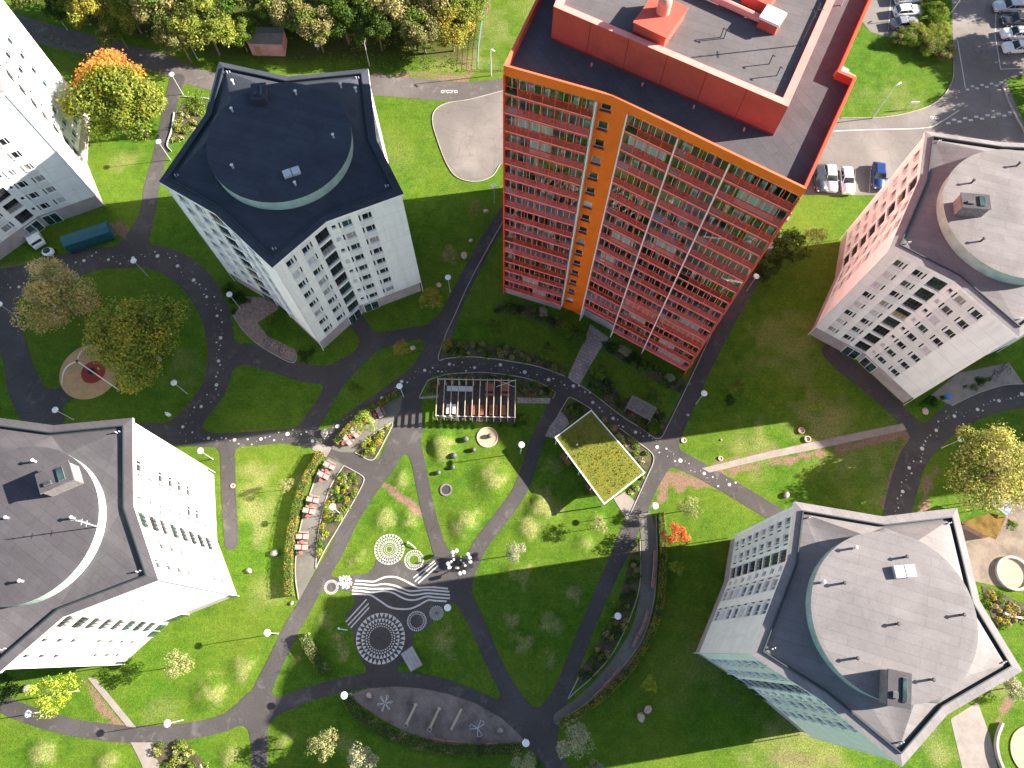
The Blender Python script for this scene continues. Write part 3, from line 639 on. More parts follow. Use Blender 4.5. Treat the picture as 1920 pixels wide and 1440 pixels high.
# ---------------------------------------------------------------- star shaped residential towers
def offset(P, d):                             # inwards for a counter-clockwise polygon
    n = len(P); o = []
    for i in range(n):
        a, b, c = P[i-1], P[i], P[(i+1) % n]
        u = Vector((b[0]-a[0], b[1]-a[1])).normalized(); v = Vector((c[0]-b[0], c[1]-b[1])).normalized()
        n1 = Vector((-u.y, u.x)); n2 = Vector((-v.y, v.x)); m = (n1+n2).normalized(); k = d/max(.3, m.dot(n1))
        o.append((b[0]+m.x*k, b[1]+m.y*k))
    return o
WM = {}
def win_mesh(kind, wd, ht, style):
    k = (kind, round(wd, 2), round(ht, 2), style)
    if k in WM: return WM[k]
    f = MB(); t = .05; d0 = -.015; d1 = .08
    f.box(0, wd, d0, d1, 0, t); f.box(0, wd, d0, d1, ht-t, ht); f.box(0, t, d0, d1, t, ht-t); f.box(wd-t, wd, d0, d1, t, ht-t)
    f.box(-.06, wd+.06, -.14, d0, -.06, 0)
    g = MB()
    if kind == 'loggia':
        for i in range(1, 4): x = wd*i/4; f.box(x-.02, x+.02, d0, .06, t, ht-t, 1)
        f.box(t, wd-t, -.02, .02, .95, 1.0, 1)
    elif kind == 'window': f.box(wd*.64, wd*.64+.05, d0, .06, t, ht-t)
    g.box(t, wd-t, .07, .09, t, ht-t)
    mats = {'d': 'glass', 'g': 'glass2', 'b': 'blind', 'c': 'blind2', 's': 'curt'}
    if style in 'bcs' and kind == 'loggia': g = MB(); g.box(t, wd-t, .07, .09, t, 1.0); g.box(t, wd-t, .07, .09, 1.0, ht-t, 1); ms = [MT[mats[style]], MT['glass']]
    else: ms = [MT[mats[style]]]
    WM[k] = (f.mesh(kind, [MT['wframe'], MT['dmetal']]), g.mesh('pane', ms)); return WM[k]
COLSL = [(.17, .30, 'window'), (.475, .61, 'window'), (.745, .985, 'loggia')]
COLSR = [(.035, .095, 'small_window'), (.175, .305, 'window'), (.445, .575, 'window')]
def tower(name, label, zt, cx, cy, Rr, rot, rc, ov, seed, view, wallm='white', roofm=None, drum=(8.2, 0), floors=8, shown=(), pink=()):
    rnd = random.Random(seed)
    P = []
    for k in range(5):
        a = R_(-18+rot+72*k); a2 = a+R_(36)
        P.append(G(*ov[('c', k)], zt) if ('c', k) in ov else (cx+Rr*math.cos(a), cy+Rr*math.sin(a)))
        P.append(G(*ov[('i', k)], zt) if ('i', k) in ov else (cx+rc*Rr*math.cos(a2), cy+rc*Rr*math.sin(a2)))
    root = thing(name, label, 'apartment tower', (cx, cy, 0), group='star shaped white apartment towers')
    P = [(x-cx, y-cy) for x, y in P]
    W = offset(P, .30)
    s = (zt-1.0-2.9)/floors; zb = 2.9
    wm = MB(); wb = MB(); allw = []
    for k in range(5):
        for h, cols in ((0, COLSL), (1, COLSR)):
            a, c = W[(2*k-h) % 10], W[(2*k+1-h) % 10]
            # left half runs corner k-1.. the wall order is counter-clockwise: corner k -> inner k -> corner k+1
    for e in range(10):
        a, c = W[e], W[(e+1) % 10]; cols = COLSL if e % 2 == 0 else COLSR
        d = Vector((c[0]-a[0], c[1]-a[1])); L = d.length; u = d/L; n = Vector((u.y, -u.x)); rz = math.atan2(u.y, u.x)
        xs = [0]; zs = [zb]; kinds = {}
        for x0, x1, kd in cols:
            xs += [x0*L, x1*L]
            if kd == 'window': 
                v = (x1*L+.22, x1*L+.42) if e % 2 == 0 else (x0*L-.42, x0*L-.22)
                kinds[len(kinds)] = None
        xs = sorted(set([0, L]+[q*L for c_ in cols for q in c_[:2]]))
        vents = [((x1*L+.22, x1*L+.42) if e % 2 == 0 else (x0*L-.42, x0*L-.22)) for x0, x1, kd in cols if kd == 'window']
        xs = sorted(set(xs+[q for v in vents for q in v]))
        for i in range(len(xs)-1):
            xa, xb = xs[i], xs[i+1]; xm = (xa+xb)/2; kd = None
            for x0, x1, kk in cols:
                if x0*L < xm < x1*L: kd = kk
            for v in vents:
                if v[0] < xm < v[1]: kd = 'vent'
            m = 0
            for x0, x1, kk in cols:
                if kk != 'loggia' and x0*L-.45 < xm < x1*L+.45: m = 1 if kk == 'window' else 0
            pt = lambda x, y, z: (a[0]+u.x*x-n.x*y, a[1]+u.y*x-n.y*y, z)
            def quad(x0, x1, z0, z1, mm, y=0): wm.add([pt(x0, y, z0), pt(x1, y, z0), pt(x1, y, z1), pt(x0, y, z1)], [(0, 1, 2, 3)], mm)
            if kd is None: quad(xa, xb, zb, zt-.5, m); continue
            lo, hi = {'window': (.95, 2.25), 'small_window': (1.45, 2.15), 'loggia': (.35, 2.45), 'vent': (.95, 2.25)}[kd]; dp = {'loggia': .16, 'vent': .07}.get(kd, .09)
            quad(xa, xb, zb, zb+lo, m)
            for f in range(floors):
                z0, z1 = zb+f*s+lo, zb+f*s+hi
                quad(xa, xb, z1, (zb+(f+1)*s+lo) if f < floors-1 else zt-.5, m)
                for vs in ([pt(xa, 0, z0), pt(xb, 0, z0), pt(xb, dp, z0), pt(xa, dp, z0)], [pt(xa, 0, z1), pt(xa, dp, z1), pt(xb, dp, z1), pt(xb, 0, z1)],
                           [pt(xa, 0, z0), pt(xa, dp, z0), pt(xa, dp, z1), pt(xa, 0, z1)], [pt(xb, 0, z0), pt(xb, 0, z1), pt(xb, dp, z1), pt(xb, dp, z0)]): wm.add(vs, [(0, 1, 2, 3)], 2)
                if kd == 'vent': wm.add([pt(xa, dp, z0), pt(xb, dp, z0), pt(xb, dp, z1), pt(xa, dp, z1)], [(0, 1, 2, 3)], 3)
                else: allw.append((e, pt(xa, dp-.1, z0), rz, kd, xb-xa, z1-z0))
    wall = wm.build('wall', [MT[wallm], MT['band' if wallm == 'white' else wallm], MT['reveal'], MT['glass']], root)
    pb = MB(); B = offset(W, .18); pb.prism([tuple(p) for p in B], -.5, zb, 0, cap=False)
    n = len(W)
    pb.add([(p[0], p[1], zb) for p in W]+[(p[0], p[1], zb) for p in B], [((i+1) % n, i, n+i, n+(i+1) % n) for i in range(n)], 0)
    pb.build('plinth', MT['plinth'], root)
    for vtx in ((9, 7) if shown is not None else ()):      # entrances in the inner corners of two sides
        v0 = Vector(B[vtx])
        for nb_, m_s in ((vtx-1, -1), ((vtx+1) % 10, 1)):
            v1 = Vector(B[nb_]); u = (v1-v0).normalized(); nn = Vector((u.y, -u.x))*m_s; o_ = v0+u*.35+nn*.03
            eb = MB(); rz_ = math.atan2(u.y, u.x); y0, y1 = (-.08, .04) if m_s > 0 else (-.04, .08)
            eb.box(0, 2.3, y0, y1, 0, 2.35, 0, rz_, tuple(o_)); y0, y1 = (-.11, -.07) if m_s > 0 else (.07, .11)
            for q in range(2): eb.box(.1+q*1.1, 1.1+q*1.1, y0, y1, .1, 2.25, 1, rz_, tuple(o_))
            eb.build('entrance', [MT['wframe'], MT['glass2']], root)
    # windows: the hundred that show best each their own part
    cam2 = Vector((-cx, -cy, CH)); sc_ = []
    for w_ in allw:
        e, p, rz, kd, wd, ht = w_; nn = Vector((math.sin(rz), -math.cos(rz), 0)); v = Vector((-cx-p[0], -cy-p[1], CH-p[2])); vis = nn.dot(v)/v.length
        u_, v_ = px_of(cx+p[0], cy+p[1], p[2]); infr = 0 <= u_ <= 1920 and 0 <= v_ <= 1440
        sc_.append((vis*wd*ht*(1 if infr else .02), w_))
    sc_.sort(key=lambda q: -q[0]); rest = MB(); cnt = {}
    for i, (s_, (e, p, rz, kd, wd, ht)) in enumerate(sc_):
        st = rnd.choice('ddddgdbdcgdcdb' if kd != 'loggia' else 'dddgdcsgdc')
        if kd == 'small_window': st = rnd.choice('dddb')
        cnt[kd] = cnt.get(kd, 0)+1
        if cnt[kd] <= 98 and s_ > .03:
            f, g = win_mesh(kd, wd, ht, st); o = link(kd, f, root, p, rz); link('pane', g, o)
        else:
            ca, sa = math.cos(rz), math.sin(rz)
            rest.box(0, wd, 0, .08, 0, ht, 0 if st in 'dg' else 1, rz, (p[0], p[1])); 
            for j in range(-8, 0): q = rest.v[j]; rest.v[j] = (q[0], q[1], q[2]+p[2])
    if rest.v: tag(rest.build('far_windows', [MT['glass'], MT['blind']], root), kind='stuff')
    # roof
    e1 = offset(P, .0); e2 = offset(P, .85); e3 = offset(P, 1.15); z0, z1, z2 = zt-.05, zt+.12, zt+.02
    rb = MB(); n = 10
    rb.add([(p[0], p[1], zt-.5) for p in P]+[(p[0], p[1], z0) for p in P], [(i, (i+1) % n, n+(i+1) % n, n+i) for i in range(n)], 1)
    rb.add([(p[0], p[1], zt-.5) for p in P]+[(p[0], p[1], zt-.5) for p in offset(P, .3)], [((i+1) % n, i, n+i, n+(i+1) % n) for i in range(n)], 1)
    rb.add([(p[0], p[1], z0) for p in e1]+[(p[0], p[1], z1) for p in e2], [(i, (i+1) % n, n+(i+1) % n, n+i) for i in range(n)], 0)
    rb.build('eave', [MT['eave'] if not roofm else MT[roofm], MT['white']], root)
    gb = MB()
    gb.add([(p[0], p[1], z1-.002) for p in e2]+[(p[0], p[1], z1+.16) for p in e2]+[(p[0], p[1], z1+.16) for p in offset(P, .97)]+[(p[0], p[1], z2-.1) for p in offset(P, .99)]+[(p[0], p[1], z2-.1) for p in e3],
           [(j*n+i, j*n+(i+1) % n, (j+1)*n+(i+1) % n, (j+1)*n+i) for j in range(4) for i in range(n)])
    gb.build('gutter', MT['darktrim'], root)
    # roof plane rises behind the drum; the drum wall stands free on the park side
    rD, fa = drum; hw = 1.65; m_ = 80; ring = []
    dm = MB(); rf = MB(); top = z2+.25+hw
    for i in range(m_):
        t = 2*math.pi*i/m_; dd = abs((math.degrees(t)-fa+180) % 360-180); q = min(1, max(0, (dd-62)/72)); q = q*q*(3-2*q)
        ring.append((rD*math.cos(t), rD*math.sin(t), z2+.22+(hw-.02)*q))
    # the felt between the star outline and the drum ring
    outer = [(p[0], p[1], z2-.1) for p in e3]; vs = outer+ring; fs = []
    angs = [math.atan2(p[1], p[0]) % (2*math.pi) for p in outer]
    def near(a): return int(round(a/(2*math.pi)*m_)) % m_
    for i in range(n):
        j = (i+1) % n; ka, kb = near(angs[i]), near(angs[j])
        if kb < ka: kb += m_
        km = (ka+kb)//2
        for k in range(ka, km): fs.append((i, n+(k+1) % m_, n+k % m_)[::1])
        fs.append((i, j, n+km % m_))
        for k in range(km, kb): fs.append((j, n+(k+1) % m_, n+k % m_))
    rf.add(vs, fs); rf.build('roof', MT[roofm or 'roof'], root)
    dm.add([(x*1.0, y*1.0, z-.02) for x, y, z in ring]+[(x, y, top) for x, y, z in ring], [(i, (i+1) % m_, m_+(i+1) % m_, m_+i) for i in range(m_)], 0)
    dm.add([(x*1.012, y*1.012, top) for x, y, z in ring]+[(x*1.012, y*1.012, top-.22) for x, y, z in ring], [(m_+i, m_+(i+1) % m_, (i+1) % m_, i) for i in range(m_)], 0)
    d_ = dm.build('drum', MT['drum'], root)
    tp = MB(); tp.add([(x*1.012, y*1.012, top+.004) for x, y, z in ring]+[(x*.97, y*.97, top+.03) for x, y, z in ring]+[(0, 0, top+.28)], [(i, (i+1) % m_, m_+(i+1) % m_, m_+i) for i in range(m_)]+[(m_+i, m_+(i+1) % m_, 2*m_) for i in range(m_)], 0)
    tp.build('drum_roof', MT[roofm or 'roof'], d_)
    for i in range(0, 10, 2):                 # downpipes at the corners, lightning rods on the roof
        p = W[i]; q = P[i]; dp = MB(); l = math.hypot(*p); dp.tube([(p[0]*(1+.05/l), p[1]*(1+.05/l), .1), (p[0]*(1+.05/l), p[1]*(1+.05/l), zt-.6)], .05); dp.build('downpipe', MT['wframe'], root)
        vb = MB(); x, y = e3[i][0]*.955, e3[i][1]*.955; vb.tube([(x, y, z2), (x, y, z2+.5)], .07); vb.tube([(x+.3, y+.1, z2), (x+.3, y+.1, z2+.4)], .06); vb.build('vent_pipe', MT['metal'], root)
    return root, top, P, W
def px_of(X, Y, Zz):
    c = RM.T@np.array([X, Y, Zz-CH]); return (960+FPX*c[0]/-c[2], 720-FPX*c[1]/-c[2])
def roofbits(root, top, items):
    loc = root.location
    for it in items:
        k = it[0]; x, y = G(it[1], it[2], top); x -= loc.x; y -= loc.y; b = MB()
        if k == 'house':
            _, _, _, sx, sy, h, rz = it[:7]
            b.box(-sx/2, sx/2, -sy/2, sy/2, 0, h, 0); b.box(-sx/2-.12, sx/2+.12, -sy/2-.12, sy/2+.12, h, h+.12, 1); b.box(sx*.1, sx*.32, -sy*.36, sy*.36, h+.12, h+.3, 2); b.box(-sx*.35, -sx*.1, -sy*.3, -sy*.1, h+.12, h+.35, 3)
            b.build('lift_housing', [MT['greyw' if len(it) < 8 else 'dmetal'], MT['roofd' if len(it) < 8 else 'roof_shade'], MT['glass2'], MT['dmetal']], root, (x, y, top), rz, bevel=.03)
        elif k == 'hatch':
            _, _, _, sx, sy, h, rz = it
            b.box(-sx/2, -.04, -sy/2, sy/2, 0, h, 0); b.box(.04, sx/2, -sy/2, sy/2, 0, h, 0); b.build('roof_hatch', MT['metal'], root, (x, y, top), rz, bevel=.03)
        elif k == 'pipe':
            b.cyl(0, 0, 0, .75, .12, n=10); b.cyl(0, 0, .75, .85, .2, .12, n=10); b.build('vent_pipe', MT['metal' if len(it) < 4 else 'dmetal'], root, (x, y, top))
        elif k == 'aerial':
            b.tube([(0, 0, 0), (0, 0, 4.2)], .05); b.tube([(-.5, 0, 4.1), (.5, 0, 4.1)], .03)
            for z in (2.4, 3.3): b.tube([(-.45, 0, z), (.45, 0, z)], .025); b.tube([(0, -.3, z-.2), (0, .3, z-.2)], .02)
            b.build('aerial', MT['metal'], root, (x, y, top))
        elif k == 'beam':
            x2, y2 = G(it[3], it[4], top); b.tube([(0, 0, .12), (x2-x-loc.x, y2-y-loc.y, .12)], .05); b.build('safety_rail', MT['wframe'], root, (x, y, top-1.5))
C_ = lambda d, e: {**{('c', k): v for k, v in d.items()}, **{('i', k): v for k, v in e.items()}}
tl, topT, _, WTL = tower('apartment_tower', 'white star shaped tower with shade tinted navy roof, left of the red building', 26.2, -26.9, 57.65, 15.9, -2.5, .71,
   C_({0: (757, 363), 1: (690, 128), 2: (410, 115), 3: (297, 340), 4: (510, 502)}, {0: (706, 262), 1: (540, 143), 2: (384, 214), 3: (402, 400), 4: (612, 415)}), 1, None, roofm='roof_shade', drum=(8.55, -72))
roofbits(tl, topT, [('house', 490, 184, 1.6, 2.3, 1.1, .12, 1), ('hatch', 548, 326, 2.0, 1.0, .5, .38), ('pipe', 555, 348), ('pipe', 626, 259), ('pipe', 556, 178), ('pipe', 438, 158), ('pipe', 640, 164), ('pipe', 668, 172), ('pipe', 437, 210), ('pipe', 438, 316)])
br, topB, _, WBR = tower('apartment_tower', 'white star shaped tower at the lower right with a white roof hatch', 25.1, 38.2, 3.08, 14.3, -5.8, .73,
   C_({0: (1918, 1258), 1: (1795, 952), 2: (1490, 940), 3: (1408, 1228), 4: (1692, 1438)}, {0: (1838, 1127), 1: (1655, 968), 2: (1476, 1050), 3: (1542, 1314), 4: (1777, 1340)}), 2, None, drum=(8.0, -165))
roofbits(br, topB, [('house', 1668, 1290, 2.0, 3.0, 1.8, -.2), ('hatch', 1692, 1072, 2.1, 1.2, .6, .08), ('pipe', 1602, 1234, 1), ('pipe', 1743, 1274, 1), ('pipe', 1800, 1153, 1), ('pipe', 1578, 1094, 1), ('pipe', 1694, 1045, 1), ('pipe', 1600, 1028), ('pipe', 1540, 1092), ('pipe', 1678, 1170, 1)])
bl, topL, _, WBL = tower('apartment_tower', 'sunlit white star shaped tower at the left edge with aerial and brown lift housing', 25.4, -48.68, 12.07, 14.48, -2.2, .73,
   C_({0: (297, 1088), 1: (248, 783), 4: (-3, 1262)}, {0: (250, 948), 1: (100, 797), 4: (118, 1157)}), 3, None, roofm='roofd', drum=(7.9, -2))
roofbits(bl, topL, [('house', 124, 903, 3.2, 2.0, 2.0, .45), ('pipe', 68, 866), ('pipe', 140, 972), ('pipe', 44, 1090), ('pipe', 18, 972), ('aerial', 184, 988)])
tr, topR, _, WTR = tower('apartment_tower', 'star shaped tower at the right edge with one pinkish side facing the red building', 26., 60.45, 48.12, 15.22, -7.7, .75,
   C_({4: (1912, 632), 2: (1735, 245), 3: (1668, 465)}, {2: (1724, 334), 1: (1877, 266), 3: (1790, 527)}), 4, None, drum=(8.7, -145))
roofbits(tr, topR, [('house', 1812, 394, 3.1, 1.8, 1.8, -.1), ('pipe', 1820, 344, 1), ('pipe', 1838, 453, 1), ('pipe', 1905, 312, 1)])
a_ = R_(-19); c0 = G(200, 387)
fl, topF, _, WFL = tower('apartment_tower', 'white star shaped tower cut off by the upper left corner beside the orange maple', 26., c0[0]-15.6*math.cos(a_), c0[1]-15.6*math.sin(a_), 15.8, -1, .70, {}, 5, None, drum=(8.5, -60))
# a sixth tower stands just outside the frame; its shade lies on the lawns at the right
tower('apartment_tower', 'white star shaped tower beyond the right edge, known by its shade on the lawn', 26., 112, 42, 15.2, -5, .72, {}, 6, None, drum=(8.5, 180))
# ---------------------------------------------------------------- red tower
red = thing('apartment_tower', 'tall red slab tower with orange stair strip and glazed balconies', 'apartment tower', (13, 50, 0))
OX, OY = 13., 50.
def L2(p): return (p[0]-OX, p[1]-OY)
zP = 47.4
A = L2((0.0, 51.3)); Bn = L2((10.0, 47.85)); Cc = L2((26.5, 37.9)); D = L2(G(1607, 145, zP)); E_ = L2(G(1577, 132, zP)); F_ = L2(G(1712, -178, zP)); T_ = L2(G(1088, -172, zP))
plan = [A, Bn, Cc, D, E_, F_, T_]
D1 = 1.9
uA = (Vector(Bn)-Vector(A)).normalized(); uB = (Vector(Cc)-Vector(Bn)).normalized()
nA = Vector((-uA.y, uA.x)); nB = Vector((-uB.y, uB.x))      # towards the inside
e = (Vector(D)-Vector(Cc)).normalized(); wdir = (Vector(T_)-Vector(A)).normalized()
Ai = Vector(A)+wdir*D1; Ci = Vector(Cc)+e*D1*1.0
def isec(p, u, q, v):
    d = u.x*v.y-u.y*v.x; t = ((q.x-p.x)*v.y-(q.y-p.y)*v.x)/d; return p+u*t
Bi = isec(Vector(A)+nA*D1, uA, Vector(Cc)+nB*D1, uB)
Ai = isec(Vector(A), wdir, Vector(A)+nA*D1, uA); Ci = isec(Vector(Cc), e, Vector(Cc)+nB*D1, uB)
body = [tuple(Ai), tuple(Bi), tuple(Ci), D, E_, F_, T_]
mb = MB(); mb.prism(body, -.5, 46.2, 0, cap=False); mb.build('wall', MT['red'], red)
# inner balcony wall, shown through the glazing
bw = MB()
for (p, q) in ((Ai, Bi), (Bi, Ci)):
    d = (q-p); L = d.length; u = d/L; n = Vector((u.y, -u.x)); rz = math.atan2(u.y, u.x); p2 = p+n*.01
    for k in range(16):
        z = 43.83-2.775*k
        bw.box(0, L, -.03, -.004, z, z+2.55, 0, rz, tuple(p2)); x = .5; rr = random.Random(k)
        while x < L-1.8:
            wd = rr.choice((.9, 1.4, 1.7)); bw.box(x, x+wd, -.06, -.032, z+(.1 if wd < 1 else .8), z+2.2, 1, rz, tuple(p2)); x += wd+rr.choice((.4, .8, 1.3))
bw.build('balcony_back_wall', [pbr('lilac_grey_wall', (.74, .66, .68), .8, .1, 1, 10, 0), MT['glass']], red)
# parapet, fascia and roof
pf = MB(); pi = offset(plan, .26); n = len(plan)
pf.add([(p[0], p[1], 46.15) for p in plan]+[(p[0], p[1], zP) for p in plan], [(i, (i+1) % n, n+(i+1) % n, n+i) for i in range(n)], 0)
pf.f[-1:]; pf.m[0] = 1; pf.m[1] = 1
pf.add([(p[0], p[1], zP) for p in plan]+[(p[0], p[1], zP-.06) for p in pi], [(i, (i+1) % n, n+(i+1) % n, n+i) for i in range(n)], 2)
pf.add([(p[0], p[1], zP-.06) for p in pi]+[(p[0], p[1], 46.4) for p in pi], [(i, (i+1) % n, n+(i+1) % n, n+i) for i in range(n)], 0)
pf.build('parapet', [MT['red'], MT['orange'], pbr('coping_red', (.70, .13, .06), .6, .06, 1, 10, .05)], red)
rf = MB(); rf.add([(p[0], p[1], 46.42) for p in pi], [tuple(range(n))]); rf.build('roof', roofmat('dark_roof_felt', (.080, .077, .084), 1.05, 1.0), red)
sof = MB(); sof.add([(p[0], p[1], 46.16) for p in plan], [tuple(range(n))[::-1]]); sof.build('soffit', MT['reveal'], red)
zq = 50.3
Pq = [L2(G(1038, 12, zq)), L2(G(1478, 200, zq)), L2(G(1642, -172, zq)), L2(G(1112, -180, zq))]
pb = MB(); pb.prism(Pq, 46.4, zq, 0, cap=False); pbi = offset(Pq, .7)
pb.add([(p[0], p[1], zq) for p in Pq]+[(p[0], p[1], zq-.05) for p in pbi]+[(p[0], p[1], zq-.55) for p in pbi], [(j*4+i, j*4+(i+1) % 4, j*4+4+(i+1) % 4, j*4+4+i) for j in (0, 1) for i in range(4)], 1)
ph = pb.build('penthouse', [MT['red'], MT['redcap']], red)
d = Vector(Pq[1])-Vector(Pq[0]); jb = MB()
for i in range(1, 6): jb.box(d.length*i/6-.03, d.length*i/6+.03, -.012, .01, 46.5, zq-.02, 0, math.atan2(d.y, d.x), Pq[0])
jb.box(0, d.length, -.02, .01, 46.4, 46.65, 0, math.atan2(d.y, d.x), Pq[0]); jb.build('wall_joint', pbr('dark_red_joint', (.30, .04, .03), .8, .1, 1, 10, 0), ph)
tp = MB(); tp.add([(p[0], p[1], zq-.5) for p in pbi], [(0, 1, 2, 3)]); tp.build('penthouse_roof', roofmat('pale_roof_felt', (.118, .108, .110), .35, 1.0), ph)
def at_(x, y, z): a = G(x, y, z); return (a[0]-OX, a[1]-OY, z)
zr = zq-.5
c = at_(1240, 34, zr+.6); r0 = math.atan2(uB.y, uB.x)-.02
b = MB(); b.box(-1.6, 1.6, -2.4, 1.6, -.6, .6); b.box(-1.7, 1.7, -2.5, 1.7, .6, .72); b.build('roof_box', MT['red'], ph, c, r0)
b = MB(); b.cyl(0, 0, .7, 1.9, .62, n=20); b.ball(0, 0, 1.9, .62, n=20, k=8); b.ball(0, 0, 2.1, .3, n=12, k=6); b.build('fan_cowl', MT['redcap'], ph, c, smooth=False)
b = MB(); p1 = at_(1300, -22, zr+.5); p2 = at_(1432, 38, zr+.5); b.tube([p1, p2], .36, 12); b.build('air_duct', MT['redcap'], ph)
b = MB(); b.box(-.9, .9, -.8, .8, -.5, .5); b.box(-1.0, 1.0, -.9, .9, .5, .75, 1); b.build('vent_box', [MT['red'], MT['wpl']], ph, at_(1445, 40, zr+.5), r0, bevel=.03)
b = MB(); b.box(-1.3, 1.3, -1.1, 1.1, -.5, .5); b.build('roof_box', MT['red'], ph, at_(1425, -6, zr+.5), r0, bevel=.03)
for x, y in ((1262, 42), (1351, 70), (1357, 72), (1442, 120), (1456, 142)):
    b = MB(); b.tube([(0, 0, 0), (0, 0, 1.1)], .05); b.tube([(0, 0, 1.1), (.15, -.2, 1.1)], .05); b.build('vent_pipe', MT['dmetal'], ph, at_(x, y, zr))
b = MB(); b.tube([(0, 0, 0), (0, 0, 4.6)], .06); b.tube([(-.6, 0, 4), (.6, 0, 4)], .03); b.tube([(0, -.4, 3.5), (0, .4, 3.5)], .03); b.build('aerial', MT['dmetal'], ph, at_(1500, 85, zr))
for x, y in ((1109, 124), (1204, 161), (1300, 203), (1394, 245)):
    b = MB(); b.cyl(0, 0, 0, .35, .1, n=8); b.build('vent_pipe', MT['redcap'], red, at_(x, y, 46.42))
b = MB(); b.cyl(0, 0, 0, 1.5, .07, n=8); b.cyl(0, 0, 1.5, 1.75, .22, .1, n=10); b.build('vent_pipe', MT['metal'], red, at_(1577, 10, 46.42))
b = MB(); b.box(-1.0, .8, -.5, .5, 0, .4); b.box(-.9, 0, -.4, .4, .4, .7, 1); b.build('roof_box', [MT['curt'], MT['metal']], red, at_(1583, 146, 46.42), r0-.1)
# orange stair strip set back between the two balcony fronts
b = MB()
q0 = (Vector(L2((8.68, 48.36)))); q1 = Vector(L2((11.5, 46.85)))
s0 = (q0-Vector(A)).dot(uA); s1 = (q1-Vector(Bn)).dot(uB); LA = (Vector(Bn)-Vector(A)).length; LB = (Vector(Cc)-Vector(Bn)).length
O0 = Vector(A)+uA*s0+nA*.75; O1 = Vector(Bn)+nA*.5+nB*.25; O2 = Vector(Bn)+uB*s1+nB*.75
def wallstrip(b, p, q, wins, z0, z1, dp, m=0):
    d = q-p; L = d.length; u = d/L; nn = Vector((-u.y, u.x))
    pt = lambda x, y, z: (p.x+u.x*x+nn.x*y, p.y+u.y*x+nn.y*y, z)
    xs = [0, L]
    if wins: xs = [0, wins[0], wins[1], L]
    for i in range(len(xs)-1):
        if wins and i == 1:
            zc = z0
            for (a, c) in wins[2]:
                b.add([pt(xs[1], 0, zc), pt(xs[2], 0, zc), pt(xs[2], 0, a), pt(xs[1], 0, a)], [(0, 1, 2, 3)], m)
                X, Y = xs[1], xs[2]
                for vs in ([pt(X, 0, a), pt(Y, 0, a), pt(Y, dp, a), pt(X, dp, a)], [pt(X, 0, c), pt(X, dp, c), pt(Y, dp, c), pt(Y, 0, c)], [pt(X, 0, a), pt(X, dp, a), pt(X, dp, c), pt(X, 0, c)], [pt(Y, 0, a), pt(Y, 0, c), pt(Y, dp, c), pt(Y, dp, a)]): b.add(vs, [(0, 1, 2, 3)], m)
                zc = c
            b.add([pt(X, 0, zc), pt(Y, 0, zc), pt(Y, 0, z1), pt(X, 0, z1)], [(0, 1, 2, 3)], m)
        else: b.add([pt(xs[i], 0, z0), pt(xs[i+1], 0, z0), pt(xs[i+1], 0, z1), pt(xs[i], 0, z1)], [(0, 1, 2, 3)], m)
    return pt, u
rows = [(43.83-2.775*k+.55, 43.83-2.775*k+1.75) for k in range(15, -1, -1)]
Lm = (O1-O0).length
wallstrip(b, O0, O1, (.42, 1.42, rows), 0, 46.2, .25); wallstrip(b, O1, O2, None, 0, 46.2, .25)
d = (O0-(Vector(A)+uA*s0+nA*D1)); b.add([(*(Vector(A)+uA*s0+nA*D1), 0), (*O0, 0), (*O0, 46.2), (*(Vector(A)+uA*s0+nA*D1), 46.2)], [(0, 1, 2, 3)])
b.build('stair_wall', MT['orange'], red)
rz0 = math.atan2((O1-O0).y, (O1-O0).x); uu = (O1-O0)/Lm; nn = Vector((-uu.y, uu.x))
for i, (za, zc) in enumerate(rows):
    st = random.Random(i*7).choice('ddgbdc'); f, g = win_mesh('stair_window', 1.0, 1.2, st); p = O0+uu*.42+nn*.14
    o = link('window', f, red, (p.x, p.y, za), rz0); link('pane', g, o)
    s_ = MB(); s_.box(-.08, 1.08, -.32, -.145, -.07, .0); s_.build('window_sill', MT['red'], o)
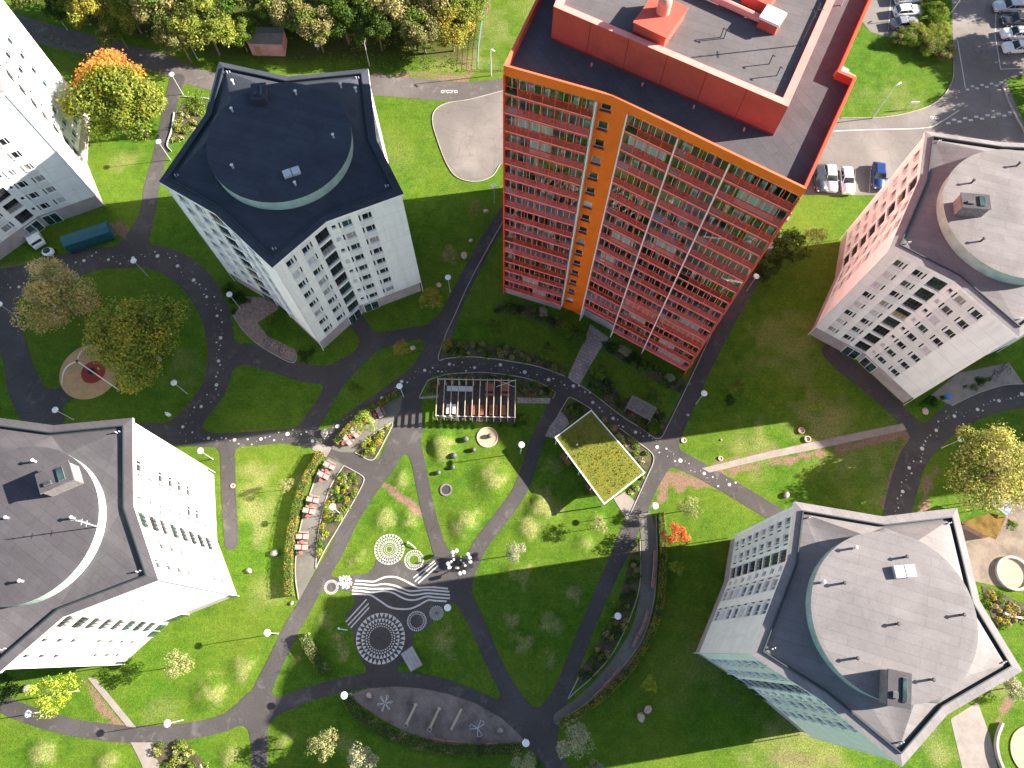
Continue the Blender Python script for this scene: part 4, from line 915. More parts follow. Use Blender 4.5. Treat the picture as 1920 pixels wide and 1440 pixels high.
# balconies
def balc_meshes(L, first, last, floor_m, style, seed):
    r = random.Random(seed)
    s = MB(); s.box(.02, L-.02, 0.02, D1-.05, -.2, 0, 0); s.box(0, L, -.05, .02, -.27, .06, 1)
    for x in np.linspace(0.03, L-.03, max(2, int(L/1.25)+1)): s.box(x-.03, x+.03, -.045, .03, .06, 2.5, 1)
    s.box(0, L, -.04, .03, 1.02, 1.08, 1); s.box(.05, L*.97, -.075, -.05, .0, .045, 2)  # white strip along the slab edge stands in for its highlight
    rl = MB(); x = .06 if seed % 2 else 1.3
    while x < L-.05: rl.box(x-.014, x+.014, -.03, 0, .08, 1.02, 0); x += .105
    (rl.add([(.03, .015, .10), (L-.03, .015, .10), (L-.03, .015, 1.0), (.03, .015, 1.0)], [(0, 1, 2, 3)], 1) if seed % 3 else None)
    g = MB(); g.add([(.03, .036, 1.09), (L-.03, .036, 1.09), (L-.03, .036, 2.46), (.03, .036, 2.46)], [(0, 1, 2, 3)], 0)
    x = 0
    while x < L-.3: x += .74; g.box(x-.018, x+.018, .0, .05, 1.09, 2.46, 1)
    g.box(0, L, .0, .06, 2.46, 2.5, 1)
    f = MB()
    x = .3
    if style != 'empty':
        while x < L-.8:
            t = r.random()
            if t < .25: f.box(x, x+.55, .5, 1.0, .42, .47, 0); f.box(x+.02, x+.07, .52, .98, 0, .42, 0); f.box(x+.48, x+.53, .52, .98, 0, .42, 0); f.box(x, x+.55, 1.0, 1.06, .42, .9, 0)
            elif t < .40: f.cyl(x+.4, .7, .68, .72, .38, n=14, m=1); f.cyl(x+.4, .7, 0, .68, .04, n=6, m=1)
            elif t < .62:
                for q in range(9): f.ball(x+r.uniform(0, .5), .3+r.uniform(0, .5), .35+r.uniform(0, .4), r.uniform(.10, .22), n=5, k=4, m=2)
                f.box(x, x+.5, .3, .75, 0, .3, 3)
            elif t < .78: f.box(x, x+1.1, .75, 1.35, .05, .45, 4); f.box(x, x+1.1, 1.3, 1.42, .05, .85, 4)
            elif t < .88: f.box(x, x+.5, .3, 1.2, 0, .9, 3)
            x += r.uniform(.3, 1.1)
    cb = MB()
    if style == 'curtain':
        x0 = r.uniform(0, L*.5); x1 = min(L-.05, x0+r.uniform(1.5, 4.2)); cb.box(x0+.05, x1, .07, .10, .1 if r.random() < .5 else 1.1, 2.42, 0)
    if style == 'roller': cb.box(.1, L-.1, .07, .10, 1.5, 2.42, 0)
    if style == 'awning': cb.box(.15, L-.2, .10, .14, 1.1, 2.3, 1)
    fm = [MT['wpl'], MT['lumber'], LEAFG, MT['dmetal'], MT['blind2']]
    return (s.mesh('slab', [floor_m, MT['rail'], MT['wframe']]), rl.mesh('railing', [MT['rail'], MT['railpane']]), g.mesh('glazing', [MT['clear'], MT['wframe']]),
            f.mesh('furniture', fm) if f.v else None, cb.mesh('blind', [MT['blind'], MT['redcap']]) if cb.v else None)
LEAFG = pbr('balcony_plants', (.05, .11, .03), .9, .3, 5, 30, .2)
FLM = [pbr('lilac_floor', (.74, .66, .70), .8, .06, 1, 10, 0), pbr('dark_floor', (.06, .05, .05), .8, .2, 1, 10, 0), pbr('wooden_floor', (.38, .20, .09), .7, .2, 2, 20, 0), pbr('green_carpet', (.12, .20, .06), .9, .2, 2, 20, 0), pbr('grey_floor', (.5, .47, .47), .8, .1, 1, 10, 0)]
sB = [s1, (Vector(L2((16.05, 44.19)))-Vector(Bn)).dot(uB), (Vector(L2((20.6, 41.58)))-Vector(Bn)).dot(uB), LB]
bays = [(Vector(A), uA, .12, s0)]+[(Vector(Bn), uB, sB[i]+.06, sB[i+1]-.06) for i in range(3)]
rr = random.Random(77); cache = {}
for bi, (p, u, a, c) in enumerate(bays):
    for k in range(16):
        if k == 15 and bi == 1: continue
        z = 43.83-2.775*k; fm = rr.choices(range(5), (7, 5, 3, 2, 3))[0]; st = rr.choice(['furn']*8+['curtain']*3+['empty', 'empty']); v = rr.randrange(4)
        if (bi, k) in ((2, 12), (3, 12)): st = 'awning'
        key = (bi, fm, st, v)
        if key not in cache: cache[key] = balc_meshes(c-a, bi == 0, bi == 3, FLM[fm], st, bi*97+fm*31+len(st)*7+v*5)
        s_, rl, g, f, cb = cache[key]; o = p+u*a
        bo = link('balcony', s_, red, (o.x, o.y, z), math.atan2(u.y, u.x))
        link('railing', rl, bo); link('glazing', g, bo)
        if f: link('furniture', f, bo)
        if cb: link('blind', cb, bo)
for (p, u, s_, z0) in ((Vector(A), uA, 0.04, 0), (Vector(A), uA, s0, 2.0), (Vector(Bn), uB, sB[0], 0), (Vector(Bn), uB, sB[1], 0), (Vector(Bn), uB, sB[2], 0), (Vector(Bn), uB, LB-.05, 0)):
    b = MB(); o = p+u*s_; b.box(-.07, .07, -.12, D1+.02, z0, 46.15); b.build('partition', MT['rail'] if s_ in (0.04, LB-.05) else MT['wframe'], red, (o.x, o.y, 0), math.atan2(u.y, u.x))
b = MB(); b.prism([L2(G(943, 552)), tuple(Bi), tuple(Ai)], 0, 2.0); b = MB(); b.box(.1, s0-.1, .3, .5, 0, 1.9); b.build('base_wall', MT['plinth'], red, (A[0], A[1], 0), math.atan2(uA.y, uA.x))
b = MB(); b.box(.5, LB-.1, 1.0, 1.2, 0, 1.9); b.build('base_wall', MT['plinth'], red, (Bn[0], Bn[1], 0), math.atan2(uB.y, uB.x))
# side windows of the red tower; wide white bands added to weaken red bounce
b = MB()
for (p, q, m) in ((Vector(Ci), Vector(D), 1), (Vector(E_), Vector(F_), 1), (Vector(T_), Vector(Ai), 1)):
    d = q-p; L = d.length; u = d/L; x = 1.2
    while x < L-1.8:
        for k in range(16): z = 43.83-2.775*k; b.box(x-.5, x+1.7, -.06, .02, z+.1, z+2.1, 1, math.atan2(u.y, u.x), tuple(p)); b.box(x, x+1.2, -.09, .05, z+.8, z+2.0, 0, math.atan2(u.y, u.x), tuple(p))
        x += 3.1
tag(b.build('side_windows_bounce_bands', [MT['glass'], MT['wframe']], red), kind='stuff')
# ---------------------------------------------------------------- foliage
def leafquads(C, Nn, S, rg):
    n = len(C); r = rg.normal(size=(n, 3)); a = np.cross(Nn, r); a /= np.linalg.norm(a, axis=1)[:, None]+1e-9; b_ = np.cross(Nn, a)
    S = S[:, None]; V = np.stack([C-a*S*.5, C+b_*S*.36, C+a*S*.5, C-b_*S*.36], 1)
    return V.reshape(-1, 3)
def leafcols(pal, idx, rg, jit=.16):
    P = np.array(pal); c = P[idx]; c = c*(1+rg.normal(size=(len(idx), 1))*jit)*(1+rg.normal(size=(len(idx), 3))*.05)
    return np.repeat(np.clip(c, .004, 1), 4, 0)
GRN = [(.060, .105, .014), (.085, .135, .018), (.045, .08, .014)]; YGR = [(.13, .155, .028), (.17, .18, .034), (.10, .13, .024)]
YEL = [(.27, .20, .03), (.21, .175, .03), (.15, .15, .028)]; ORG = [(.68, .24, .07), (.62, .31, .06), (.70, .18, .08)]; PAL = [(.24, .25, .10), (.18, .21, .07), (.30, .28, .13)]
DKG = [(.030, .058, .014), (.042, .075, .016), (.022, .042, .012)]; OLV = [(.17, .155, .06), (.12, .125, .04), (.22, .185, .085)]; GRY = [(.21, .22, .13), (.15, .17, .09), (.27, .26, .17)]
RDL = [(.55, .13, .05), (.62, .22, .09), (.40, .09, .03)]; SPR = [(.20, .25, .03), (.26, .30, .05), (.15, .2, .02)]
_s = lambda P, k: [tuple(min(.75, q*k) for q in p) for p in P]
GRN, YGR, YEL, PAL, OLV, GRY, SPR, DKG = _s(GRN, 1.55), _s(YGR, 1.5), _s(YEL, 1.55), _s(PAL, 1.35), _s(OLV, 1.6), _s(GRY, 1.5), _s(SPR, 1.5), _s(DKG, 1.5)
def crown(seed, r, h, zb, n, ls, pals, dens=1.0, nb=26, colf=None, flatb=.35):
    """clumped crown of leaf faces about (0,0,zb+h/2) plus branch ends"""
    rg = np.random.default_rng(seed); cl = []
    while len(cl) < nb:
        d = rg.normal(size=3); d /= np.linalg.norm(d)
        if d[2] < -flatb: continue
        q = rg.uniform(.45, .86); irr = 1+.22*math.sin(3*math.atan2(d[1], d[0])+seed)+rg.uniform(-.15, .12)
        cl.append((d[0]*r*q*irr, d[1]*r*q*irr, zb+h*.5+d[2]*h*.5*q))
    cl = np.array(cl); cr = r*rg.uniform(.20, .36, nb); k = rg.integers(0, nb, n)
    d = rg.normal(size=(n, 3)); d /= np.linalg.norm(d, axis=1)[:, None]
    rad = rg.uniform(.35, 1, n)**.6*rg.choice([1, 1, 1, 1.25], n)
    C = cl[k]+d*(cr[k]*rad)[:, None]*np.array([1, 1, .8])
    Nn = d*.6+np.array([0, 0, .5])+rg.normal(size=(n, 3))*.55; Nn /= np.linalg.norm(Nn, axis=1)[:, None]
    V = leafquads(C, Nn, ls*rg.uniform(.6, 1.4, n), rg)
    cp = rg.integers(0, len(pals[0]), nb); pi = (cp[k]+(rg.random(n) < .3)) % len(pals[0])
    cols = leafcols(pals[0], pi, rg)
    if len(pals) > 1 and colf is not None:
        w_ = colf(C, rg); c2 = leafcols(pals[1], rg.integers(0, len(pals[1]), n), rg); w4 = np.repeat(w_, 4); cols[w4] = c2[w4]
    return V, cols, cl
def tree_mesh(seed, r, h, zb, n, ls, pals, colf=None, bark='bark', nb=26, tr=.16, lean=(0, 0), br=10, flatb=.35):
    V, cols, cl = crown(seed, r, h, zb, n, ls, pals, nb=nb, colf=colf, flatb=flatb)
    V = V+np.array([lean[0], lean[1], 0])
    cm = fastmesh('crown', V, np.arange(len(V)).reshape(-1, 4), cols, [LEAF])
    b = MB(); top = (lean[0]*.8, lean[1]*.8, zb+h*.55); mid = (lean[0]*.35, lean[1]*.3, (zb+h*.3)*.55)
    b.tube([(0, 0, -.1), (0, 0, .3), mid, top], [tr*1.35, tr, tr*.75, tr*.25], 8)
    rr = random.Random(seed)
    for c in cl[:br]:
        c = (c[0]+lean[0], c[1]+lean[1], c[2]); t = rr.uniform(.3, .8); s_ = tuple(mid[i]+(top[i]-mid[i])*t for i in range(3)); m = tuple(s_[i]*.5+c[i]*.5+(.1*r if i == 2 else 0) for i in range(3))
        b.tube([s_, m, c], [tr*.42, tr*.26, tr*.08], 5)
    return cm, b.mesh('trunk', MT[bark], True)
def tree_at(name, label, cat, meshes, x, y, z=0, s=1.0, rz=0.0, group=None, px_z=None, sz=None):
    p = G(x, y, px_z or 0); o = thing(name, label, cat, (p[0], p[1], z), rz, group); o.scale = (s, s, sz or s)
    link('crown', meshes[0], o); link('trunk', meshes[1], o); return o
def orange_side(C, rg):                      # the turned part of the maple crown, up the picture and left
    v = C[:, 1]*.9-C[:, 0]*.35+C[:, 2]*.18; return v+rg.normal(size=len(C))*.7 > 3.5
mp = tree_mesh(3, 6.0, 9.0, 3.2, 30000, .31, [YGR+[(.24, .22, .02), (.10, .14, .02)], ORG], orange_side, nb=60, tr=.26, lean=(-.6, .3))
tree_at('maple_tree', 'large maple turning orange on one side, beside the white tower corner', 'tree', mp, 276, 256, s=1.17)
sparse = tree_mesh(8, 5.4, 7.0, 2.4, 14000, .25, [_s(OLV, 1.5)+[(.62, .46, .18)], _s(YEL, 1.4)], lambda C, rg: (C[:, 1] < 1.5) & (rg.random(len(C)) < .30), 'pbark', nb=44, tr=.24, br=34)
tree_at('tree', 'thinning brown and green tree next to the teal container', 'tree', sparse, 103, 556, px_z=6.0, s=1.04)
yel = tree_mesh(12, 6.3, 8.0, 2.6, 26000, .29, [_s(YEL, 1.45)+[(.30, .32, .06)]*2, _s(GRN, 1.3)], lambda C, rg: (C[:, 0] > 1) & (rg.random(len(C)) < .35) | (rg.random(len(C)) < .14), 'pbark', nb=52, tr=.27, br=16)
tree_at('tree', 'big yellow and green tree overhanging the tan swing circle', 'tree', yel, 262, 642, px_z=6.5, s=1.06)
rt = tree_mesh(15, 6.2, 8.5, 2.5, 22000, .28, [[(.38, .37, .10), (.29, .32, .08), (.45, .42, .16)], GRN], lambda C, rg: (C[:, 0] < -2) & (rg.random(len(C)) < .3), 'pbark', nb=48, tr=.3, br=26)
tree_at('tree', 'pale yellow green tree at the right edge over a shed roof', 'tree', rt, 1862, 880, px_z=6.5, s=1.0)
# the wood along the top edge
FP = [tree_mesh(20+i, 4.6, 8.5, 3.0, 13000, .30, [p], None, 'bark', nb=34, tr=.2, br=12) for i, p in enumerate((GRN+YGR[:1], YGR, OLV+GRN[:1], GRN+OLV[:1], YEL[1:]+YGR[:1], DKG+GRN))]
FT = ['dark green', 'yellow green', 'olive brown', 'mid green', 'yellowing', 'deep green']
WOOD = [(170, 12, 4, .95), (232, 6, 1, .9), (205, 36, 3, .7), (298, 22, 2, 1.1), (330, 62, 2, .85), (386, 48, 1, 1.05), (430, 6, 3, 1.1), (440, 40, 0, .7), (494, -4, 0, .9), (356, -30, 0, 1.2), (262, -40, 3, 1.2), (150, -30, 1, 1.1), (545, 12, 2, .95), (590, 42, 2, .8), (622, -14, 1, 1.0), (640, 25, 5, .85), (680, -22, 3, 1.1), (705, 38, 5, .8), (745, 10, 2, 1.0), (790, 44, 2, .9), (818, -8, 2, 1.05), (846, 40, 4, .8), (868, 4, 1, .9), (505, -40, 3, 1.2), (752, -50, 5, 1.2), (60, -34, 3, 1.1), (108, -2, 5, .7), (880, -44, 0, 1.0)]
near_ = ['by the dark road', 'beside the pink shed', 'above the road verge', 'near the grassy slope']
rr = random.Random(4); WOOD.sort(key=lambda q: q[0])
ORD = [a+b for a in ('', 'twenty ') for b in ('first', 'second', 'third', 'fourth', 'fifth', 'sixth', 'seventh', 'eighth', 'ninth', 'tenth', 'eleventh', 'twelfth', 'thirteenth', 'fourteenth', 'fifteenth', 'sixteenth', 'seventeenth', 'eighteenth', 'nineteenth', 'twentieth')]; ORD = ORD[:20]+ORD[20:29]
for i, (x, y, k, s) in enumerate(WOOD):
    nb_ = 'left of the pink shed' if x < 455 else ('just right of the pink shed' if x < 600 else ('above the round lot' if x < 780 else 'beside the wire fence'))
    tree_at('woodland_tree', f'{FT[k]} tree {nb_}, {ORD[i]} of the wood from left', 'tree', FP[k], x, y, px_z=6.5, s=s, rz=rr.uniform(0, 6.28), group='trees of the wood along the top edge', sz=s*rr.uniform(.85, 1.1))
def scatter(name, px, n, ls, pals, hgt, seed, label=None, cat=None, clump=.6, kind='stuff', world=None, z0=.05, mounding=1.0):
    """plants spread over a traced bed"""
    P = world or GL(px); xs = [p[0] for p in P]; ys = [p[1] for p in P]; rg = np.random.default_rng(seed)
    def inside(x, y):
        ins = np.zeros(x.shape, bool)
        for (ax_, ay_), (bx, by) in zip(P, P[1:]+P[:1]):
            ins ^= ((ay_ > y) != (by > y)) & (x < (bx-ax_)*(y-ay_)/((by-ay_) or 1e-9)+ax_)
        return ins
    area = abs(sum(P[i][0]*P[i-1][1]-P[i-1][0]*P[i][1] for i in range(len(P)))/2); nc = max(4, int(area/(clump*clump*1.3)))
    C = []
    while len(C) < nc:
        x = rg.uniform(min(xs), max(xs), 400); y = rg.uniform(min(ys), max(ys), 400); m = inside(x, y); C += list(zip(x[m], y[m]))
    C = np.array(C[:nc]); hh = hgt*rg.uniform(.35, 1.15, nc); pk = rg.integers(0, len(pals), nc); N_ = int(n*area); k = rg.integers(0, nc, N_)
    d = rg.normal(size=(N_, 3)); d /= np.linalg.norm(d, axis=1)[:, None]; d[:, 2] = np.abs(d[:, 2]); rad = rg.uniform(.2, 1, N_)**.5
    sz = clump*rg.uniform(.55, 1.1, nc)*.85
    L = np.stack([C[k, 0]+d[:, 0]*rad*sz[k], C[k, 1]+d[:, 1]*rad*sz[k], z0+d[:, 2]*rad*hh[k]], 1); m = inside(L[:, 0], L[:, 1]) | (rg.random(N_) < .35); L = L[m]; k = k[m]; d = d[m]
    Nn = d*.5+np.array([0, 0, .6])+rg.normal(size=(len(L), 3))*.5; Nn /= np.linalg.norm(Nn, axis=1)[:, None]
    V = leafquads(L, Nn, ls*rg.uniform(.6, 1.4, len(L)), rg); cols = np.zeros((len(L), 3))
    for i, p in enumerate(pals): 
        q = pk[k] == i; cols[q] = np.array(p)[rg.integers(0, len(p), q.sum())]
    cols *= (1+rg.normal(size=(len(L), 1))*.18); cols = np.repeat(np.clip(cols, .004, 1), 4, 0)
    o = link(name, fastmesh(name, V, np.arange(len(V)).reshape(-1, 4), cols, [LEAF])); return tag(o, label, cat, kind=kind)
BROWNISH = [(.24, .12, .06), (.30, .17, .07)]
def bed(px, hgt, pals, seed, label, n=135, ls=.19, clump=.72, soil=True):
    if soil: polysheet('soil', px, .052, MT['soil'])
    scatter('planting_bed', px, n, ls, pals, hgt, seed, label, 'planting bed', clump)
bed([(664, 847), (697, 813), (716, 803), (731, 799), (729, 812), (716, 838), (703, 858), (691, 860)], .8, [YGR, GRN, SPR, YEL], 1, 'small three cornered flower bed beside the upper picnic terrace')
bed([(645, 877), (676, 893), (679, 904), (655, 952), (620, 1010), (594, 1055), (593, 1030), (596, 1000), (606, 955), (622, 912)], .8, [YGR, GRN, SPR, YEL, PAL], 2, 'long flower bed between the curved picnic terrace and the diagonal path')
bed([(798, 738), (806, 716), (822, 708), (840, 704), (880, 701), (965, 706), (964, 718), (824, 718), (822, 736)], .7, [GRN, OLV, BROWNISH, DKG], 3, 'planting behind and left of the timber pergola')
bed([(970, 708), (1005, 718), (1034, 731), (1038, 742), (970, 744)], .8, [GRN, OLV, DKG, BROWNISH], 4, 'rough planting right of the timber pergola')
bed([(972, 758), (984, 757), (985, 798), (972, 800)], .8, [GRN, DKG], 5, 'narrow planting strip on the grass right of the pergola', soil=False)
bed([(818, 783), (968, 790), (968, 800), (817, 793)], .7, [GRN, DKG], 6, 'low dark shrubs along the lower edge of the pergola', soil=False)
bed([(1058, 772), (1072, 750), (1108, 768), (1068, 796)], .9, [DKG, GRN], 7, 'dark planting between the path and the green roof pavilion')
bed([(1120, 778), (1162, 806), (1198, 833), (1220, 851), (1221, 868), (1212, 884)], .8, [GRN, YGR, PAL, OLV], 8, 'planting along the right side of the green roof pavilion')
bed([(1208, 892), (1190, 935), (1172, 922), (1180, 912)], .6, [YGR, GRN, PAL], 9, 'tall grass tuft at the lower right corner of the pavilion', soil=False)
bed([(1185, 1030), (1197, 1015), (1198, 1080), (1190, 1124), (1170, 1178), (1143, 1228), (1108, 1268), (1085, 1288), (1084, 1262), (1105, 1232), (1130, 1190), (1152, 1150), (1168, 1100), (1178, 1060)], .9, [DKG, GRN, OLV, DKG], 10, 'long dark shrub bed inside the curved bench walk')
bed([(832, 652), (845, 640), (900, 644), (960, 652), (1010, 668), (1062, 690), (1056, 704), (1010, 686), (960, 676), (900, 669), (834, 672)], .9, [DKG, GRN, OLV, YGR], 11, 'wide shrub bed above the dotted path in front of the red building')
bed([(945, 566), (1000, 575), (1050, 600), (1095, 625), (1098, 640), (1085, 640), (1040, 615), (990, 595), (930, 585), (932, 568)], .9, [GRN, DKG, YGR], 12, 'hedge like shrubs at the foot of the red building, left of its entrance')
bed([(1125, 640), (1150, 640), (1200, 668), (1250, 700), (1285, 712), (1282, 740), (1240, 722), (1190, 690), (1140, 660)], .9, [DKG, DKG, GRN], 13, 'dark shrubs at the foot of the red building, right of its entrance')
bed([(1180, 745), (1240, 770), (1250, 785), (1240, 812), (1228, 820), (1205, 804), (1170, 778), (1160, 760)], .9, [DKG, GRN, BROWNISH], 14, 'dark planting around the grey slatted shelter')
bed([(1096, 712), (1130, 690), (1165, 745), (1158, 772), (1120, 748)], .8, [DKG, GRN], 15, 'dark shrubs between slab footpath and the slatted shelter')
bed([(422, 535), (440, 545), (475, 557), (440, 588), (428, 575)], .9, [DKG], 16, 'dark ground cover beside the worn red paving', soil=False)
bed([(484, 606), (520, 580), (600, 665), (590, 678), (556, 676), (560, 658), (505, 630)], .15, [GRN], 17, 'short lawn strip at the foot of the shaded tower', 8, soil=False)
bed([(556, 660), (585, 650), (600, 668), (582, 678), (556, 680)], .9, [DKG], 18, 'dark shrubs at the bottom corner of the shaded tower', soil=False)
bed([(282, 1394), (350, 1390), (356, 1398), (385, 1432), (390, 1470), (330, 1470), (305, 1432), (290, 1420)], .9, [YGR, GRN, PAL], 19, 'leafy planting beside the pale footpath at bottom left')
bed([(1720, 760), (1745, 742), (1775, 738), (1772, 752), (1735, 772)], .8, [DKG], 20, 'dark bushes at the foot of the right tower beside a blue bin', soil=False)
bed([(1824, 710), (1842, 703), (1853, 714), (1836, 728), (1802, 728)], .9, [DKG], 21, 'clipped dark hedge on the bicycle forecourt', soil=False)
bed([(330, 215), (345, 190), (390, 190), (372, 232), (345, 262), (322, 270)], .7, [GRN, YGR, PAL], 22, 'weedy planting between the upper path and the shaded tower')
bed([(1840, 1098), (1870, 1108), (1920, 1135), (2000, 1170), (2000, 1220), (1925, 1160), (1870, 1180), (1848, 1130)], .8, [GRN, YEL, OLV], 23, 'planting below the round sandpit wall at the right edge')
bed([(560, 96), (850, 105), (900, 125), (860, 135), (700, 132), (545, 118)], .35, [YGR, GRN, YGR], 24, 'rough weeds on the verge below the wood', 14, .2, .7, soil=False)
bed([(300, 60), (900, -30), (890, 85), (700, 100), (470, 60), (350, 80)], .7, [DKG, GRN, YEL], 25, 'undergrowth beneath the woodland trees', 9, .3, 1.0, soil=False)
bed([(0, -10), (300, 40), (360, 88), (200, 58), (60, 12), (0, -6)], .6, [DKG, GRN, OLV], 26, 'undergrowth along the dark road', 8, .3, 1.0, soil=False)
bed([(60, 55), (150, 88), (250, 118), (330, 140), (200, 108), (90, 78)], .25, [GRN, OLV], 27, 'grass verge below the dark road', 12, .2, .7, soil=False)
def hedge(px, wd, hgt, pals, label, seed, dens=170, ls=.125):
    P = [G(*p) for p in catm(px, 6)]; r = wd*.62; L = []; Rr = []
    for i, p in enumerate(P):
        q_ = P[min(i+1, len(P)-1)]; o = P[max(i-1, 0)]; d = (q_[0]-o[0], q_[1]-o[1]); l = math.hypot(*d) or 1
        L.append((p[0]-d[1]/l*r, p[1]+d[0]/l*r)); Rr.append((p[0]+d[1]/l*r, p[1]-d[0]/l*r))
    poly = L+Rr[::-1]; t = thing('hedge', label, 'hedge', (P[0][0], P[0][1], 0)); core = MB(); n = len(P); k = .72
    ins = [((a[0]-c[0])*k/2+(a[0]+c[0])/2-P[0][0], (a[1]-c[1])*k/2+(a[1]+c[1])/2-P[0][1]) for a, c in zip(L, Rr)]; ins2 = [((c[0]-a[0])*k/2+(a[0]+c[0])/2-P[0][0], (c[1]-a[1])*k/2+(a[1]+c[1])/2-P[0][1]) for a, c in zip(L, Rr)]
    core.add([(x, y, z) for z in (0, hgt*.78) for x, y in ins]+[(x, y, z) for z in (0, hgt*.78) for x, y in ins2],
             [f for i in range(n-1) for f in ((i, i+1, n+i+1, n+i), (n+i, n+i+1, 3*n+i+1, 3*n+i), (2*n+i+1, 2*n+i, 3*n+i, 3*n+i+1))])
    core.build('stems', pbr('hedge_core', (.035, .05, .015), .95, .3, 3, 12, .3) if 'hedge_core' not in bpy.data.materials else bpy.data.materials['hedge_core'], t)
    rg = np.random.default_rng(seed); tot = 0; C = []; NN = []
    for i in range(n-1):
        seg = math.dist(P[i], P[i+1]); m = int(dens*seg); u = rg.random(m)[:, None]; v = rg.uniform(-1, 1, m); top = rg.random(m) < .6
        a = np.array(L[i])*(1-u)+np.array(L[i+1])*u; c = np.array(Rr[i])*(1-u)+np.array(Rr[i+1])*u
        v = np.where(top, v, np.sign(v)); z = np.where(top, hgt*rg.uniform(.78, 1.08, m)*(1-.15*v*v), hgt*rg.uniform(.05, .95, m))
        xy = (a+c)/2+(a-c)/2*(v*rg.uniform(.85, 1.1, m))[:, None]; C.append(np.column_stack([xy-np.array(P[0]), z])); dn = (a-c); dn /= np.linalg.norm(dn, axis=1)[:, None]
        NN.append(np.column_stack([dn*np.where(top, 0, v)[:, None], np.where(top, 1.0, .3)]))
    C = np.concatenate(C); NN = np.concatenate(NN)+rg.normal(size=(len(C), 3))*.45; NN /= np.linalg.norm(NN, axis=1)[:, None]
    V = leafquads(C, NN, ls*rg.uniform(.7, 1.4, len(C)), rg); al = vnoise(C[:, 0], C[:, 1], 1.2, seed); idx = np.clip((al*len(pals)).astype(int), 0, len(pals)-1); cols = np.zeros((len(C), 3))
    for i, p in enumerate(pals): q_ = idx == i; cols[q_] = np.array(p)[rg.integers(0, len(p), q_.sum())]
    cols = np.repeat(np.clip(cols*(1+rg.normal(size=(len(C), 1))*.18), .004, 1), 4, 0)
    link('leaves', fastmesh('leaves', V, np.arange(len(V)).reshape(-1, 4), cols, [LEAF]), t)
hedge([(604, 850), (592, 870), (575, 902), (562, 940), (552, 985), (546, 1030), (543, 1075), (545, 1118)], .85, 1.3, [YGR, YEL, GRN, YGR], 'long curved yellow green hedge beside the lower picnic terrace', 1)
hedge([(752, 738), (725, 752), (700, 768), (675, 786), (655, 805), (640, 822), (630, 832)], .75, 1.0, [YEL, YGR, YEL, YGR], 'short curved yellow hedge beside the upper picnic terrace', 2)
hedge([(1238, 962), (1242, 1020), (1241, 1080), (1238, 1120), (1228, 1165), (1208, 1210), (1178, 1255), (1140, 1294), (1098, 1328), (1048, 1358)], .75, 1.0, [GRN, YGR, YEL, GRN], 'long curved hedge outside the bench walk, yellowing in places', 3)
hedge([(653, 1310), (668, 1335), (700, 1358), (740, 1377), (790, 1394), (850, 1404), (920, 1406), (978, 1402)], 1.1, 1.0, [DKG, GRN, GRN, OLV], 'dark hedge curving under the exercise ground', 4)
hedge([(572, 1190), (582, 1212), (598, 1238), (612, 1262)], 1.1, 1.3, [GRN, PAL, GRN], 'short stubby hedge standing alone on the lawn', 5)
hedge([(1000, 1440), (1010, 1425)], .8, .7, [GRN, DKG], 'stub of low hedge near the bottom lamp', 6)
# shrubs and young trees on the lawns
SM = {k: tree_mesh(60+i, 1.0, 1.5, .35, int(n*3.2), .095, [p], None, bk, nb=nb_+12, tr=.045, br=8) for i, (k, p, n, bk, nb_) in enumerate((
    ('green', GRN, 900, 'bark', 14), ('dark', DKG, 900, 'bark', 14), ('yellow', YEL, 700, 'bark', 12), ('spring', SPR, 700, 'bark', 12), ('pale', PAL, 650, 'pbark', 12), ('grey', GRY, 900, 'pbark', 16), ('olive', OLV, 700, 'bark', 12), ('red', RDL, 650, 'bark', 12)))}
YT = {k: tree_mesh(80+i, 1.15, 2.6, 1.3, int(n*3), .10, [p], None, 'bark', nb=26, tr=.05, br=9) for i, (k, p, n) in enumerate((('green', GRN, 800), ('yellow', YEL, 650), ('spring', SPR, 650), ('grey', GRY, 700), ('olive', OLV, 450), ('pale', PAL, 650)))}
